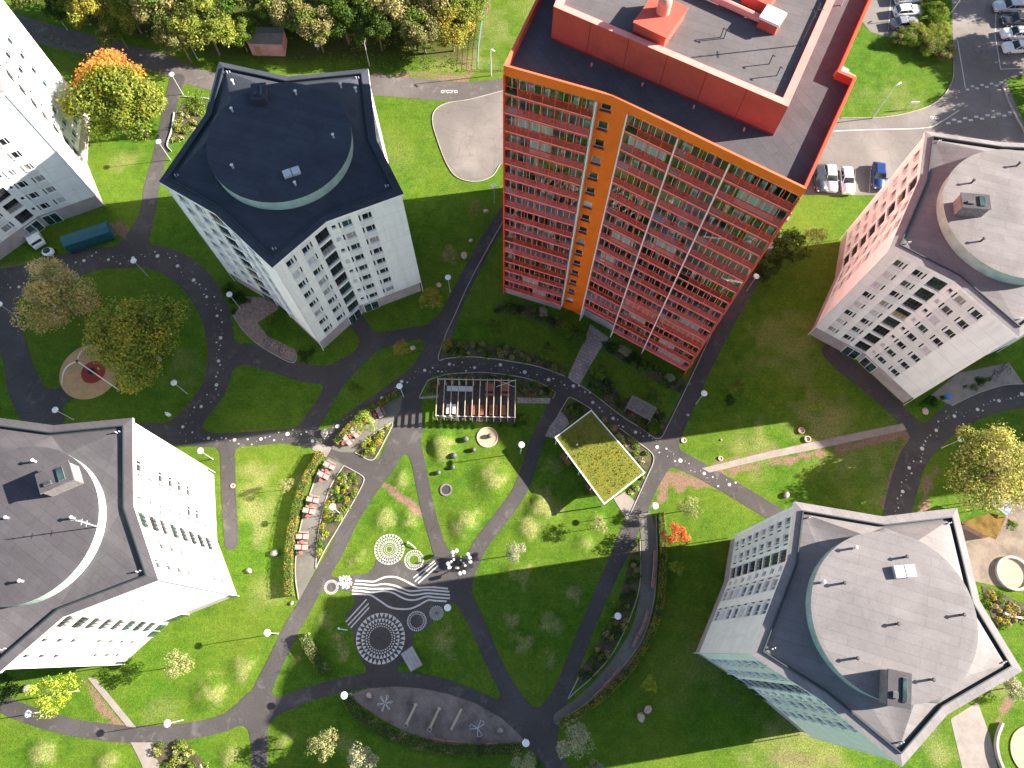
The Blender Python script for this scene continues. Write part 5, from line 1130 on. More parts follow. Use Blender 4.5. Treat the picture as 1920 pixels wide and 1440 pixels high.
SHR = [(430, 545, 'S', 'dark', 1.3, 'round dark shrub at the left foot of the shaded tower'), (517, 605, 'S', 'green', 1.2, 'single round shrub on the lawn strip at the shaded tower'), (930, 617, 'S', 'green', 1.5, 'small feathery green shrub on the lawn below the red building'),
 (1017, 585, 'S', 'grey', .9, 'silvery shrub at the foot of the red building left part'), (1170, 660, 'S', 'grey', 1.0, 'silvery shrub right of the slab footpath at the red building'), (1257, 707, 'S', 'grey', .8, 'pale shrub near the red building right corner'),
 (1122, 697, 'S', 'green', 1.3, 'green shrub between the slab footpath and the dark shrubs'), (1028, 660, 'S', 'green', 1.4, 'green shrub inside the shrub bed above the dotted path'), (1065, 618, 'S', 'green', 1.4, 'light green shrub just left of the red building entrance'), (1088, 632, 'S', 'green', 1.2, 'second green shrub at the red building entrance'),
 (838, 646, 'S', 'yellow', .9, 'small yellow shrub at the left end of the wide shrub bed'), (1228, 742, 'S', 'green', 1.5, 'bushy green shrub above the slatted shelter'), (1226, 800, 'S', 'green', 1.0, 'green shrub just below the slatted shelter'),
 (1367, 752, 'S', 'dark', .9, 'low dark shrub left of the young tree on the shaded lawn'), (1295, 1305+0, 'S', 'dark', .01, ''), (1268, 1064, 'S', 'spring', 1.1, 'bright green shrub on the dark lawn below the red leaved tree'), (1217, 1283, 'S', 'spring', 1.1, 'bright green shrub above the two stones'),
 (1078, 1387, 'Y', 'grey', 2.0, 'large pale leaved young tree right of the bottom path junction'), (985, 1432, 'Y', 'grey', 1.3, 'pale young tree cut off by the bottom edge next to a lamp'), (1122, 1442, 'S', 'grey', 1.5, 'pale shrub cut off by the bottom edge right of centre'),
 (607, 1397, 'Y', 'pale', 1.55, 'pale green young tree on the lower lawn, the left of two'), (676, 1420, 'Y', 'grey', 1.6, 'grey green young tree on the lower lawn, the right of two'), (333, 1247, 'Y', 'pale', 1.5, 'pale pinkish young tree on the lawn below the sunlit tower'),
 (102, 1300, 'Y', 'spring', 2.2, 'bright young tree beside the path at the lower left'), (12, 1292, 'S', 'dark', 2.0, 'dark bush at the left edge above the lower path'), (1265, 998, 'Y', 'red', 1.6, 'small red leaved tree next to the hedge'),
 (1293, 950, 'Y', 'pale', 1.3, 'pale young tree on the lawn right of the path lamp'), (1122, 985, 'Y', 'pale', 1.0, 'thin pale young tree below the pavilion'), (965, 1035, 'Y', 'grey', 1.3, 'pale young tree on the central lawn edge of shadow'), (752, 655, 'Y', 'yellow', 1.15, 'yellow green young tree in front of the shaded tower entrance'),
 (808, 560, 'Y', 'yellow', 1.6, 'yellow young tree at the right foot of the shaded tower'), (843, 480, 'Y', 'olive', 1.2, 'bare brownish young tree beside the long diagonal path'), (890, 392, 'Y', 'olive', 1.0, 'smaller bare young tree near the red building corner'),
 (1385, 730, 'Y', 'green', 1.25, 'young green tree on the big shaded lawn'), (1528, 763, 'S', 'spring', .9, 'small staked bright sapling near the two manhole rings'), (662, 730, 'Y', 'green', 1.1, 'young green tree beside the upper dotted path'), (683, 792, 'Y', 'spring', 1.45, 'bright young tree between the upper picnic tables'),
 (536, 910, 'Y', 'pale', .9, 'thin pale young tree beside the curved hedge'), (365, 198, 'Y', 'green', 1.9, 'slender tree growing by the upper path and lamp'), (1470, 470, 'S', 'dark', 3.4, 'big dark bush at the right foot of the red building'), (1430, 505, 'S', 'dark', 2.6, 'second dark bush at the right foot of the red building'), (1525, 445, 'Y', 'olive', 1.6, 'tall brownish shrub at the edge of sun near the parked cars'), (1450, 440, 'S', 'grey', 1.6, 'grey green bush right under the red building corner'),
 (1895, 1292, 'S', 'grey', 1.6, 'grey green bush below the lower right tower'), (1895, 985, 'S', 'green', .8, 'tiny green bush at the playground')]
YT['red'] = tree_mesh(99, 1.15, 2.2, .8, 2000, .11, [RDL], None, 'bark', nb=24, tr=.05, br=9)
rr = random.Random(9)
for x, y, t, k, s, lab in SHR:
    if not lab: continue
    tree_at('shrub' if t == 'S' else 'young_tree', lab, 'shrub' if t == 'S' else 'tree', (SM if t == 'S' else YT)[k], x, y, px_z=(.9 if t == 'S' else 2.5)*s, s=s, rz=rr.uniform(0, 6.28))
# clipped bush belt by the upper car park
for i, (x, y, s, k, lab) in enumerate(((1760, 20, 2.6, 0, 'top part of the bush belt between the car rows'), (1765, 58, 2.6, 1, 'middle of the bush belt between the car rows'), (1742, 78, 2.5, 3, 'lower part of the bush belt facing the lawn'), (1700, 68, 2.2, 3, 'left end of the bush belt below the parked cars'), (1772, 88, 2.3, 2, 'orange tinged right end of the bush belt'), (1725, 55, 1.9, 1, 'small bush behind the left end of the belt'), (1752, -20, 2.5, 1, 'bush belt piece cut off by the top edge'))):
    m = FP[k]; tree_at('bush', lab, 'bush', m, x, y, px_z=1.8, s=.45*s/2.0, sz=.27, rz=i*1.3, z=-.6)
# trees beyond the top edge by the car park whose shade falls on it
for i, (x, y, s) in enumerate(((2030, -30, 1.25), (2060, 80, 1.2), (2010, 150, .9), (2080, 200, 1.1), (1985, 215, .7))):
    tree_at('tree', ['tall tree beyond the car park, uppermost', 'tall tree right of the last parked car', 'small tree outside the frame near the crossing', 'tree beyond the road bend', 'low tree beside the pink sided tower'][i], 'tree', FP[(i*2+3) % 6], x, y, s=s*1.1)
# ---------------------------------------------------------------- lamps
def lamp_proto():
    p = MB(); p.cyl(0, 0, 0, .35, .09, .08, 10); p.cyl(0, 0, .35, 4.55, .055, .045, 10)
    h = MB(); h.cyl(0, 0, 4.5, 4.62, .10, .16, 12); h.cyl(0, 0, 4.62, 4.70, .42, .44, 24); h.cyl(0, 0, 4.70, 4.78, .44, .30, 24)
    return p.mesh('post', MT['metal'], True), h.mesh('lamp_head', MT['wpl'])
LP, LH = lamp_proto()
LAMPS = [(127, 57, 'in front of the wood at the dark road'), (343, 177, 'by the junction right of the orange maple'), (320, 300, 'at the path below the orange maple'), (277, 517, 'inside the loop path above the yellow tree'), (36, 596, 'at the left edge near the thinning tree'), (351, 738, 'on the lawn right of the big yellow tree'),
 (138, 787, 'just above the sunlit tower'), (399, 861, 'in the grass corner right of the sunlit tower'), (94, 1333, 'on the lower left path'), (343, 1350, 'over the lower left path beside the footpath'), (521, 1188, 'beside the diagonal path on the sunlit lawn'), (659, 1300, 'at the left tip of the exercise ground'),
 (927, 380, 'near the left corner of the red building'), (844, 547, 'by the stones along the long diagonal path'), (757, 744, 'at the top of the upper picnic terrace'), (976, 850, 'on the lawn below the pergola'), (1216, 960, 'on the path below the green roof pavilion'), (1305, 757, 'right of the slatted shelter'), (1400, 545, 'beside the right corner of the red building'),
 (1766, 840, 'beside the dotted path near the right edge'), (637, 962, 'standing in the long flower bed'), (370, 110, 'half hidden by the wood above the shaded tower'), (1149, 1158, 'inside the long dark shrub bed'), (844, 1143, 'beside the small painted wheel'), (984, 1385, 'at the bottom tip of the exercise ground'), (450, 578, 'by the worn red paving')]
for x, y, w_ in LAMPS:
    p = G(x, y); o = thing('street_lamp', 'white disc lamp on a thin post '+w_, 'street lamp', (p[0], p[1], 0), group='park lamps'); link('post', LP, o); link('lamp_head', LH, o)
def tall_lamp(x, y, h, lab, ax_, ay_):
    p = G(x, y); o = thing('street_lamp', lab, 'street lamp', (p[0], p[1], 0), group='tall road lamps'); b = MB(); b.cyl(0, 0, 0, h, .09, .06, 10); b.tube([(0, 0, h), (ax_, ay_, h+.1)], .04)
    b.build('post', MT['metal'], o, smooth=True); b = MB(); b.box(-.35, .35, -.12, .12, 0, .12); b.build('lamp_head', MT['wpl'], o, (ax_, ay_, h+.05), math.atan2(ay_, ax_), bevel=.03)
tall_lamp(1636, 222, 7.5, 'tall road lamp beside the lawn and the pavement above the parked cars', .9, .6); tall_lamp(693, 124, 5.2, 'slim lamp on the verge behind the shaded tower', .1, .6); tall_lamp(921, 142, 6, 'thin mast with a small flag like head near the red building', .4, -.3); tall_lamp(1780, 28, 7, 'tall road lamp cut off by the top edge', .8, .5)
# ---------------------------------------------------------------- cars
def car_paint(n, c): return pbr(n, c, .28, .02, 1, 10, 0, .6, 0, .6)
def make_car(L=4.6, W=1.85, H=1.5, paint=None, wagon=True):
    hw = W/2; b = MB()
    prof = [(-L/2, .45, .80), (-L/2+.12, .35, .92), (-L/2+.9, .30, 1.0)]
    st = [(-L/2, hw*.80, .30, .62), (-L/2+.15, hw*.93, .24, .82), (-L/2+.7, hw, .22, .92), (-L*.12, hw, .22, .96), (L*.18, hw, .22, .97), (L/2-.35, hw*.97, .24, .95), (L/2-.06, hw*.90, .28, .88), (L/2, hw*.80, .34, .7)]
    vs = []
    for x, w_, z0, z1 in st: vs += [(x, -w_*.94, z0), (x, -w_, (z0+z1)/2), (x, -w_*.93, z1), (x, 0, z1+.035), (x, w_*.93, z1), (x, w_, (z0+z1)/2), (x, w_*.94, z0)]
    n = 7; fs = [(i*n+k, (i+1)*n+k, (i+1)*n+k+1, i*n+k+1) for i in range(len(st)-1) for k in range(n-1)]+[tuple(range(n)), tuple(range((len(st)-1)*n, len(st)*n))[::-1]]
    fs = [f[::-1] for f in fs]; b.add(vs, fs); body = b.mesh('body', paint, True)
    r = MB(); xb = L/2-.30 if wagon else L/2-.75; xr = xb-.35
    r0 = [(-L*.16+.0, .90), (-L*.16+.75, H), (xr, H-.03), (xb, .92)]
    k = hw*.74; kb = hw*.91
    top = [(-L*.16+.72, -k, H), (xr, -k, H-.04), (xr, k, H-.04), (-L*.16+.72, k, H)]; bot = [(-L*.16-.08, -kb, .93), (xb, -kb, .93), (xb, kb, .93), (-L*.16-.08, kb, .93)]
    r.add(bot+top, [(0, 1, 5, 4), (1, 2, 6, 5), (2, 3, 7, 6), (3, 0, 4, 7)], 0)
    glass = r.mesh('windows', MT['glass'])
    f = MB(); f.add([(-L*.16+.66, -k-.03, H-.03), (xr+.04, -k-.03, H-.07), (xr+.04, k+.03, H-.07), (-L*.16+.66, k+.03, H-.03), (-L*.16+.85, -k*.85, H+.04), (xr-.12, -k*.85, H+.01), (xr-.12, k*.85, H+.01), (-L*.16+.85, k*.85, H+.04)],
        [(4, 5, 6, 7), (0, 1, 5, 4), (1, 2, 6, 5), (2, 3, 7, 6), (3, 0, 4, 7)])
    for s_ in (-1, 1):                        # pillars
        for xx, x2 in ((-L*.16-.06, -L*.16+.70), (xb-.02, xr+.02)): f.tube([(xx, s_*kb, .93), (x2, s_*k, H-.04)], .045, 5)
        f.tube([(L*.10, s_*kb, .93), (L*.10, s_*k, H-.05)], .04, 5)
        f.box(-L*.13-.08, -L*.13+.1, s_*hw*1.0-.02 if s_ > 0 else -hw-.16, hw+.16 if s_ > 0 else -hw+.02, .92, 1.04)
    rail = f.mesh('roof', paint)
    wh = MB(); wh.cyl(0, 0, -.11, .11, .32, n=18, m=0); wh.cyl(0, 0, .11, .115, .19, n=12, m=1); wm_ = wh.mesh('wheel', [MT['black'], MT['metal']])
    hl = MB(); hl.ball(0, 0, 0, .13, .2, .08, 8, 6); hm = hl.mesh('headlight', MT['wpl']); tl_ = MB(); tl_.box(-.04, .08, -.16, .16, -.09, .1); tm = tl_.mesh('tail_light', MT['rubred'])
    return body, glass, rail, wm_, hm, tm, L, W
CP = {}
def car(x, y, deg, colr, lab, L=4.7, W=1.9, wagon=True, grp='parked cars', s=1.08):
    k = (colr, L, W, wagon)
    if k not in CP: CP[k] = make_car(L, W, 1.48, car_paint('car_paint_'+colr, dict(white=(.75, .75, .75), silver=(.50, .52, .55), dark=(.03, .035, .045), blue=(.008, .035, .15), grey=(.20, .21, .23))[colr]), wagon)
    body, glass, rail, wh, hm, tm, L, W = CP[k]; p = G(x, y, .7); o = thing('parked_car', lab, 'car', (p[0], p[1], .03), R_(deg), grp); o.scale = (s, s, s)
    link('body', body, o); link('windows', glass, o); link('roof', rail, o)
    for sx in (-1, 1):
        for sy in (-1, 1):
            w_ = link('wheel', wh, o, (sx*L*.305, sy*(W/2-.10), .32)); w_.rotation_euler = (R_(90)*-sy, 0, 0)
    for sy in (-1, 1): link('headlight', hm, o, (-L/2+.14, sy*W*.34, .68)); link('tail_light', tm, o, (L/2-.08, sy*W*.36, .78))
car(1537, 334, 92, 'dark', 'dark parked car half hidden behind the red building edge'); car(1557, 334, 86, 'silver', 'silver blue estate car in the lower row, second from left'); car(1588, 338, 88, 'white', 'white car in the lower row with empty space right of it'); car(1648, 330, 82, 'blue', 'bright blue car partly behind the pink sided wall')
car(1703, -4, 186, 'silver', 'silver car cut off by the top edge, left car park'); car(1702, 20, 186, 'white', 'white parked car, middle of the left column', wagon=True); car(1697, 43, 186, 'grey', 'grey parked car just above the bush belt', wagon=False)
car(1892, 11, 2, 'silver', 'large silver estate car uppermost in the right car park', 5.0, 2.0); car(1904, 37, 2, 'dark', 'dark blue parked car between two pale cars', wagon=False); car(1904, 62, 2, 'white', 'white car with open looking boot, third in the right car park'); car(1906, 88, 3, 'white', 'small white car lowest in the right car park', 4.4)
# ---------------------------------------------------------------- vehicle at the far tower: white crane truck, and the teal container
def P2(x, y, z=0): p = G(x, y, z); return (p[0], p[1], 0)
p = P2(70, 450); ang = math.atan2(G(60, 430)[1]-G(84, 465)[1], G(60, 430)[0]-G(84, 465)[0])
o = thing('flatbed_truck', 'white flatbed truck with bits of load under the tower entrance', 'truck', p, ang)
b = MB(); b.box(-.2, 3.0, -1.0, 1.0, .6, .75); b.build('load_bed', MT['wpl'], o, bevel=.02)
b = MB(); b.box(-.2, 3.0, -1.03, -.93, .75, 1.15); b.box(-.2, 3.0, .93, 1.03, .75, 1.15); b.build('side_board', MT['wpl'], o)
b = MB(); b.box(-1.6, -.25, -.98, .98, .5, 1.9); b.box(-1.95, -1.6, -.93, .93, .5, 1.25); b.build('cab', MT['wpl'], o, bevel=.08)
b = MB(); b.box(-1.63, -1.60, -.8, .8, 1.25, 1.75); b.box(-1.3, -.5, -1.0, 1.0, 1.3, 1.72); b.build('windows', MT['glass'], o)
b = MB(); b.box(.1, 1.0, -.7, .8, .76, 1.0, 0); b.box(1.1, 2.0, -.2, .7, .76, 1.1, 1); b.build('load', [MT['metal'], MT['dmetal']], o)
wm_ = MB(); wm_.cyl(0, 0, -.12, .12, .36, n=16); wm_ = wm_.mesh('wheel', MT['black'])
for x in (-1.3, 2.2):
    for y in (-.9, .9): w_ = link('wheel', wm_, o, (x, y, .36)); w_.rotation_euler = (R_(90), 0, 0)
p = P2(89, 471, .8); o = thing('small_car', 'tiny white car with a dark roof right in front of the flatbed truck', 'car', p, ang+.9)
b = MB(); b.ball(0, 0, .6, 1.0, .75, .5, 16, 8); b.build('body', MT['wpl'], o, smooth=True)
b = MB(); b.ball(.05, 0, .85, .62, .52, .45, 14, 8); b.build('windows', MT['glass'], o, smooth=True)
b = MB(); b.cyl(0, 0, -.08, .08, .25, n=12); wmm = b.mesh('wheel', MT['black'])
for x in (-.6, .6):
    for y in (-.62, .62): w_ = link('wheel', wmm, o, (x, y, .25)); w_.rotation_euler = (R_(90), 0, 0)
a0, a1 = G(127, 458), G(214, 430); ang = math.atan2(a1[1]-a0[1], a1[0]-a0[0]); c = G(172, 450)
o = thing('container', 'long teal steel waste container with a folded lid beside the loop path', 'container', (c[0], c[1], 0), ang)
b = MB(); Lh = 3.5; pr = [(-1.1, 0), (-1.25, 1.0), (-1.15, 2.0), (-.35, 2.45), (.5, 2.4), (1.15, 1.7), (1.1, 0)]
n = len(pr); b.add([(-Lh, y, z) for y, z in pr]+[(Lh, y, z) for y, z in pr], [(i, (i+1) % n, n+(i+1) % n, n+i) for i in range(n)]+[tuple(range(n))[::-1], tuple(range(n, 2*n))]); b.build('body', MT['teal'], o)
b = MB(); 
for i in range(9): x = -Lh+.1+i*.85; b.box(x-.05, x+.05, -1.32, -1.12, .1, 1.9)
b.build('rib', MT['teal'], o); b = MB(); b.box(Lh, Lh+.08, -.9, .9, .2, 1.7); b.box(Lh+.08, Lh+.12, -.8, -.55, .3, .5, 1); b.build('door', [MT['teal'], flat('yellow_marker', (.7, .6, .05))], o)
# ---------------------------------------------------------------- picnic furniture on the terraces
def make_table(t):
    b = MB(); b.box(-1.0, -.12, -.42, .42, .68, .76); b.box(.12, 1.0, -.42, .42, .68, .76); b.build('table_top', MT['pstone'], t, bevel=.01)
    b = MB(); b.box(-.9, .9, -.34, .34, .60, .68); b.box(-.8, -.6, -.3, .3, .05, .6); b.box(.6, .8, -.3, .3, .05, .6); b.build('frame', MT['pinkwood'], t)
    b = MB(); b.box(-.8, .8, .62, .92, .40, .46); b.box(-.6, -.5, .66, .88, .05, .4); b.box(.5, .6, .66, .88, .05, .4); b.build('seat', MT['pinkwood'], t)
tt = thing('picnic_table', 'pale stone topped picnic table', 'table', (0, 0, 0)); make_table(tt)
b = MB(); b.cyl(0, 0, 0, .42, .06, n=10, m=1); b.cyl(0, 0, .42, .52, .24, n=18); stm = b.mesh('stool', [MT['coral'], MT['dmetal']])
TB = [(617, 873, -27, 'uppermost of the six on the lower terrace'), (606, 891, -27, 'second from the top on the lower terrace'), (586, 937, -12, 'third from the top on the lower terrace'), (579, 958, -12, 'fourth from the top on the lower terrace'), (567, 1006, -2, 'fifth from the top on the lower terrace'), (565, 1026, -2, 'lowest one on the lower terrace'),
      (651, 825, -50, 'lowest on the upper terrace'), (664, 811, -50, 'under the bright young tree on the upper terrace'), (695, 783, -62, 'third on the upper terrace'), (711, 773, -62, 'topmost on the upper terrace in shade')]
first = True
for x, y, d, lab in TB:
    p = G(x, y, .7); t = tt if first else copy_tree(tt); first = False
    t.scale = (.86, .8, .95); t.location = (p[0], p[1], .04); t.rotation_euler = (0, 0, R_(d)); t['label'] = 'stone topped picnic table, '+lab; t['group'] = 'picnic tables on the terraces'
    q_ = Vector((0.0, -.72)); ca, sa = math.cos(R_(d)), math.sin(R_(d))
    s_ = link('stool', stm, None, (p[0]-q_.y*sa*1.0, p[1]+q_.y*ca, .04)); tag(s_, 'round coral stool at the picnic table, '+lab, 'stool', 'coral stools')
def bench(x1, y1, x2, y2, lab, mat='pinkwood', back=True, flip=1, grp='wooden benches'):
    a, c = G(x1, y1, .5), G(x2, y2, .5); L = math.dist(a, c); rz = math.atan2(c[1]-a[1], c[0]-a[0]); t = thing('park_bench', lab, 'bench', ((a[0]+c[0])/2, (a[1]+c[1])/2, .04), rz, grp)
    b = MB()
    for i in range(3): b.box(-L/2, L/2, -.20+i*.13, -.20+i*.13+.11, .42, .46)
    b.build('seat', MT[mat], t)
    if back:
        b = MB()
        for i in range(3): b.box(-L/2, L/2, flip*.24-.02, flip*.24+.02, .52+i*.14, .63+i*.14)
        b.build('backrest', MT[mat], t)
    for s_ in (-1, 1): b = MB(); b.box(s_*(L/2-.2)-.03, s_*(L/2-.2)+.03, -.22, .22, 0, .42); b.build('leg', MT['dmetal'], t)
BN = [((1229, 1032, 1228, 1056), 'uppermost'), ((1228, 1057, 1226, 1080), 'second'), ((1226, 1081, 1224, 1103), 'third'), ((1215, 1146, 1209, 1168), 'fourth'), ((1208, 1171, 1199, 1191), 'fifth'), ((1197, 1193, 1188, 1213), 'sixth'), ((1164, 1253, 1150, 1270), 'seventh'), ((1149, 1272, 1133, 1289), 'eighth'), ((1132, 1291, 1115, 1307), 'lowest')]
for q_, n_ in BN: bench(*q_, f'{n_} pink wooden bench along the curved hedge walk, counted from its top', flip=-1)
bench(812, 1387, 836, 1393, 'left bench of the pair under the exercise ground'); bench(838, 1391, 861, 1396, 'right bench of the pair under the exercise ground'); bench(911, 1398, 934, 1396, 'single bench under the right end of the exercise ground')
bench(1052, 853, 1067, 872, 'upper red brown bench on the left side of the pavilion', 'wood'); bench(1099, 908, 1112, 926, 'lower red brown bench on the left side of the pavilion', 'wood')
# ---------------------------------------------------------------- green roof pavilion
zr_ = 3.4; Q = GL([(1109, 768), (1210, 886), (1133, 946), (1040, 820)], zr_); cx_, cy_ = sum(q[0] for q in Q)/4, sum(q[1] for q in Q)/4
pv = thing('pavilion', 'open park pavilion with a mossy yellow green flat roof', 'pavilion', (cx_, cy_, 0)); Q = [(q[0]-cx_, q[1]-cy_) for q in Q][::-1]
a_ = sum(Q[i-1][0]*Q[i][1]-Q[i][0]*Q[i-1][1] for i in range(4)); Q = Q if a_ > 0 else Q[::-1]
b = MB(); Qi = offset(Q, .16); b.add([(x, y, 3.1) for x, y in Q]+[(x, y, zr_) for x, y in Q]+[(x, y, zr_) for x, y in Qi]+[(x, y, 3.3) for x, y in Qi], [(j*4+i, j*4+(i+1) % 4, j*4+4+(i+1) % 4, j*4+4+i) for j in range(3) for i in range(4)]); b.add([(x, y, 3.1) for x, y in Q], [(3, 2, 1, 0)]); b.build('roof_edge', MT['wpl'], pv)
def moss():
    m, t, p = newmat('sedum_roof'); P = posn(t); n1 = noise(t, P, 1.1, 5, .7); n2 = noise(t, P, 6, 3, .7)
    a = ramp(t, n1, [(.3, (.07, .10, .006)), (.5, (.13, .14, .008)), (.7, (.17, .14, .012))]); a = mixc(t, a, (.36, .34, .08), math_(t, 'MULTIPLY', mrange(t, n2, .6, .7), .7)); a = mixc(t, a, (.10, .07, .01), math_(t, 'MULTIPLY', mrange(t, n2, .38, .3), .7))
    t.links.new(a, p.inputs['Base Color']); p.inputs['Roughness'].default_value = .95; bumpn(t, p, n2, .8, .1); return m
MT['moss'] = moss(); b = MB(); b.add([(x, y, 3.36) for x, y in Qi], [(0, 1, 2, 3)]); rfo = b.build('roof', MT['moss'], pv)
W0 = [(x+cx_, y+cy_) for x, y in offset(Q, .5)]; sed = scatter('sedum', None, 26, .13, [[(.12, .145, .01)], [(.17, .17, .014), (.26, .26, .06)], [(.08, .11, .01)]], .16, 44, clump=.22, world=W0, z0=3.37, kind=None)
sed.parent = rfo; sed.location = (-cx_, -cy_, 0)
b = MB(); Qw = offset(Q, 1.5); b.prism(Qw, 0, 3.1, 0, cap=False); b.build('wall', MT['greyw'], pv)
for i in range(4):
    p, q_ = offset(Q, .25)[i], offset(Q, .25)[(i+1) % 4]
    for k in range(4 if math.dist(p, q_) > 8 else 2): t_ = k/(4 if math.dist(p, q_) > 8 else 2); b = MB(); b.box(-.07, .07, -.07, .07, 0, 3.1); b.build('post', MT['wframe'], pv, (p[0]+(q_[0]-p[0])*t_, p[1]+(q_[1]-p[1])*t_, 0))
b = MB(); b.cyl(0, 0, 0, .3, .12, n=8); c = G(1082, 834, 3.4); b.build('vent_pipe', MT['wpl'], pv, (c[0]-cx_, c[1]-cy_, 3.35))
# ---------------------------------------------------------------- timber pergola with its deck, tables and benches
zt_ = 2.9; g0 = G(819, 709, zt_); g1 = G(965, 712, zt_); g2 = G(817, 778, zt_); u = Vector((g1[0]-g0[0], g1[1]-g0[1])); LW = u.length; ang = math.atan2(u.y, u.x); LD = math.dist(g0, g2)
pg = thing('pergola', 'long pale timber pergola with twelve cross beams over a dark deck', 'pergola', (g2[0], g2[1], 0), ang)
for i in range(12):
    x = LW*i/11; b = MB(); b.box(x-.05, x+.05, -.15, LD+.15, zt_-.2, zt_); b.build('beam', MT['lumber'], pg)
    b = MB(); b.box(x-.06, x+.06, -.06, .06, 0, zt_-.2); b.box(x-.06, x+.06, LD-.06, LD+.06, 0, zt_-.2); b.build('post', MT['lumber'], pg)
b = MB(); b.box(-.1, LW+.1, -.04, .02, zt_-.42, zt_-.3); b.box(-.1, LW+.1, LD-.02, LD+.04, zt_-.42, zt_-.3); b.tube([(LW*.75, LD, zt_-.1), (LW, LD-1.1, zt_-.1)], .03); b.tube([(LW, LD, zt_-.1), (LW*.75, LD-1.1, zt_-.1)], .03); b.tube([(0, 0, zt_-.1), (LW*.25, -.05, 1.5)], .03); b.build('rail', MT['wframe'], pg)
b = MB(); d0 = [G(822, 716), G(966, 718), G(968, 794), G(822, 788)]
b.prism([(x-g2[0], y-g2[1]) for x, y in d0], .0, .12); dk = b.build('deck', pbr('dark_deck', (.075, .06, .06), .85, .2, 2, 12, .2), pg); dk.rotation_euler = (0, 0, -ang)
def tbl(x, y, sx, sy, deg, lab, mat, h=.75, nm='table'):
    p = G(x, y, h); t = thing(nm, lab, nm.replace('_', ' '), (p[0], p[1], .12), R_(deg)); b = MB(); n = max(2, int(sy/.16))
    for i in range(n): b.box(-sx/2, sx/2, -sy/2+i*sy/n, -sy/2+(i+.88)*sy/n, h-.06, h)
    b.build('table_top' if h > .6 else 'seat', MT[mat], t)
    for s_ in (-1, 1): b = MB(); b.box(s_*(sx/2-.25)-.04, s_*(sx/2-.25)+.04, -sy*.38, sy*.38, 0, h-.06); b.build('leg', MT['dmetal'], t)
tbl(862, 729, 3.7, .8, ang*57.3, 'long grey table at the upper left of the pergola deck', 'metal'); tbl(846, 767, 1.4, 1.5, ang*57.3, 'square grey table with a dark grill on the deck', 'metal')
tbl(918, 727, 1.3, 1.1, 0, 'left of two red brown slatted tables at the upper deck', 'wood'); tbl(947, 727, 1.3, 1.1, 0, 'right of two red brown slatted tables at the upper deck', 'wood'); tbl(918, 740, 1.4, .35, 0, 'narrow bench below the left slatted table', 'wood', .45, 'bench'); tbl(947, 740, 1.4, .35, 0, 'narrow bench below the right slatted table', 'wood', .45, 'bench')
tbl(918, 719, 1.4, .3, 0, 'narrow bench above the left slatted table', 'wood', .45, 'bench'); tbl(947, 719, 1.4, .3, 0, 'narrow bench above the right slatted table', 'wood', .45, 'bench')
for i, x in enumerate((877, 886, 893, 903, 911, 921, 931, 944)): tbl(x, 769, 1.5, .33 if i % 2 == 0 else .62, 90, f'red brown bench or table standing crosswise at the lower deck, {["first","second","third","fourth","fifth","sixth","seventh","last"][i]} from left', 'wood', .45 if i % 2 == 0 else .72, 'bench' if i % 2 == 0 else 'table')
# grey slatted shelter near the dark planting
zs = 2.3; S = GL([(1188, 741), (1234, 769), (1220, 789), (1173, 764)], zs); sx, sy = S[3]; u = Vector((S[2][0]-S[3][0], S[2][1]-S[3][1])); ang = math.atan2(u.y, u.x); Ls, Ds = u.length, math.dist(S[0], S[3])
t = thing('slatted_shelter', 'small grey slatted timber shelter in dark planting', 'shelter', (sx, sy, 0), ang); b = MB(); n = 22
for i in range(n): b.box(Ls*i/n, Ls*(i+.62)/n, 0, Ds, zs-.08, zs)
b.build('roof', MT['greyw'], t); b = MB(); b.box(0, Ls, .1, .2, zs-.22, zs-.08); b.box(0, Ls, Ds-.2, Ds-.1, zs-.22, zs-.08); b.build('beam', MT['greyw'], t)
for x in (.1, Ls-.1):
    for y in (.15, Ds-.15): b = MB(); b.box(x-.06, x+.06, y-.06, y+.06, 0, zs-.22); b.build('post', MT['greyw'], t)
# pale low stage box beside the big painted wheel
S = GL([(751, 1226), (773, 1211), (792, 1247), (770, 1260)], .5); b = MB(); cx_, cy_ = S[0]; b.prism([(x-cx_, y-cy_) for x, y in S], 0, .5); t = thing('stage_box', 'pale grey boarded platform touching the big painted wheel', 'platform', (cx_, cy_, 0)); b.build('platform', pbr('grey_platform', (.28, .27, .27), .8, .1, 1.5, 12, .1), t)
u = Vector((S[1][0]-S[0][0], S[1][1]-S[0][1])); v = Vector((S[3][0]-S[0][0], S[3][1]-S[0][1])); b = MB()
for i in range(4):
    a = u*(.05+.24*i); c = u*(.05+.24*i+.19); b.add([(*(a+v*.03), .53), (*(c+v*.03), .53), (*(c+v*.97), .53), (*(a+v*.97), .53)], [(3, 2, 1, 0)])
b.build('boards', pbr('grey_boards', (.36, .35, .35), .8, .1, 1.5, 12, .1), t)
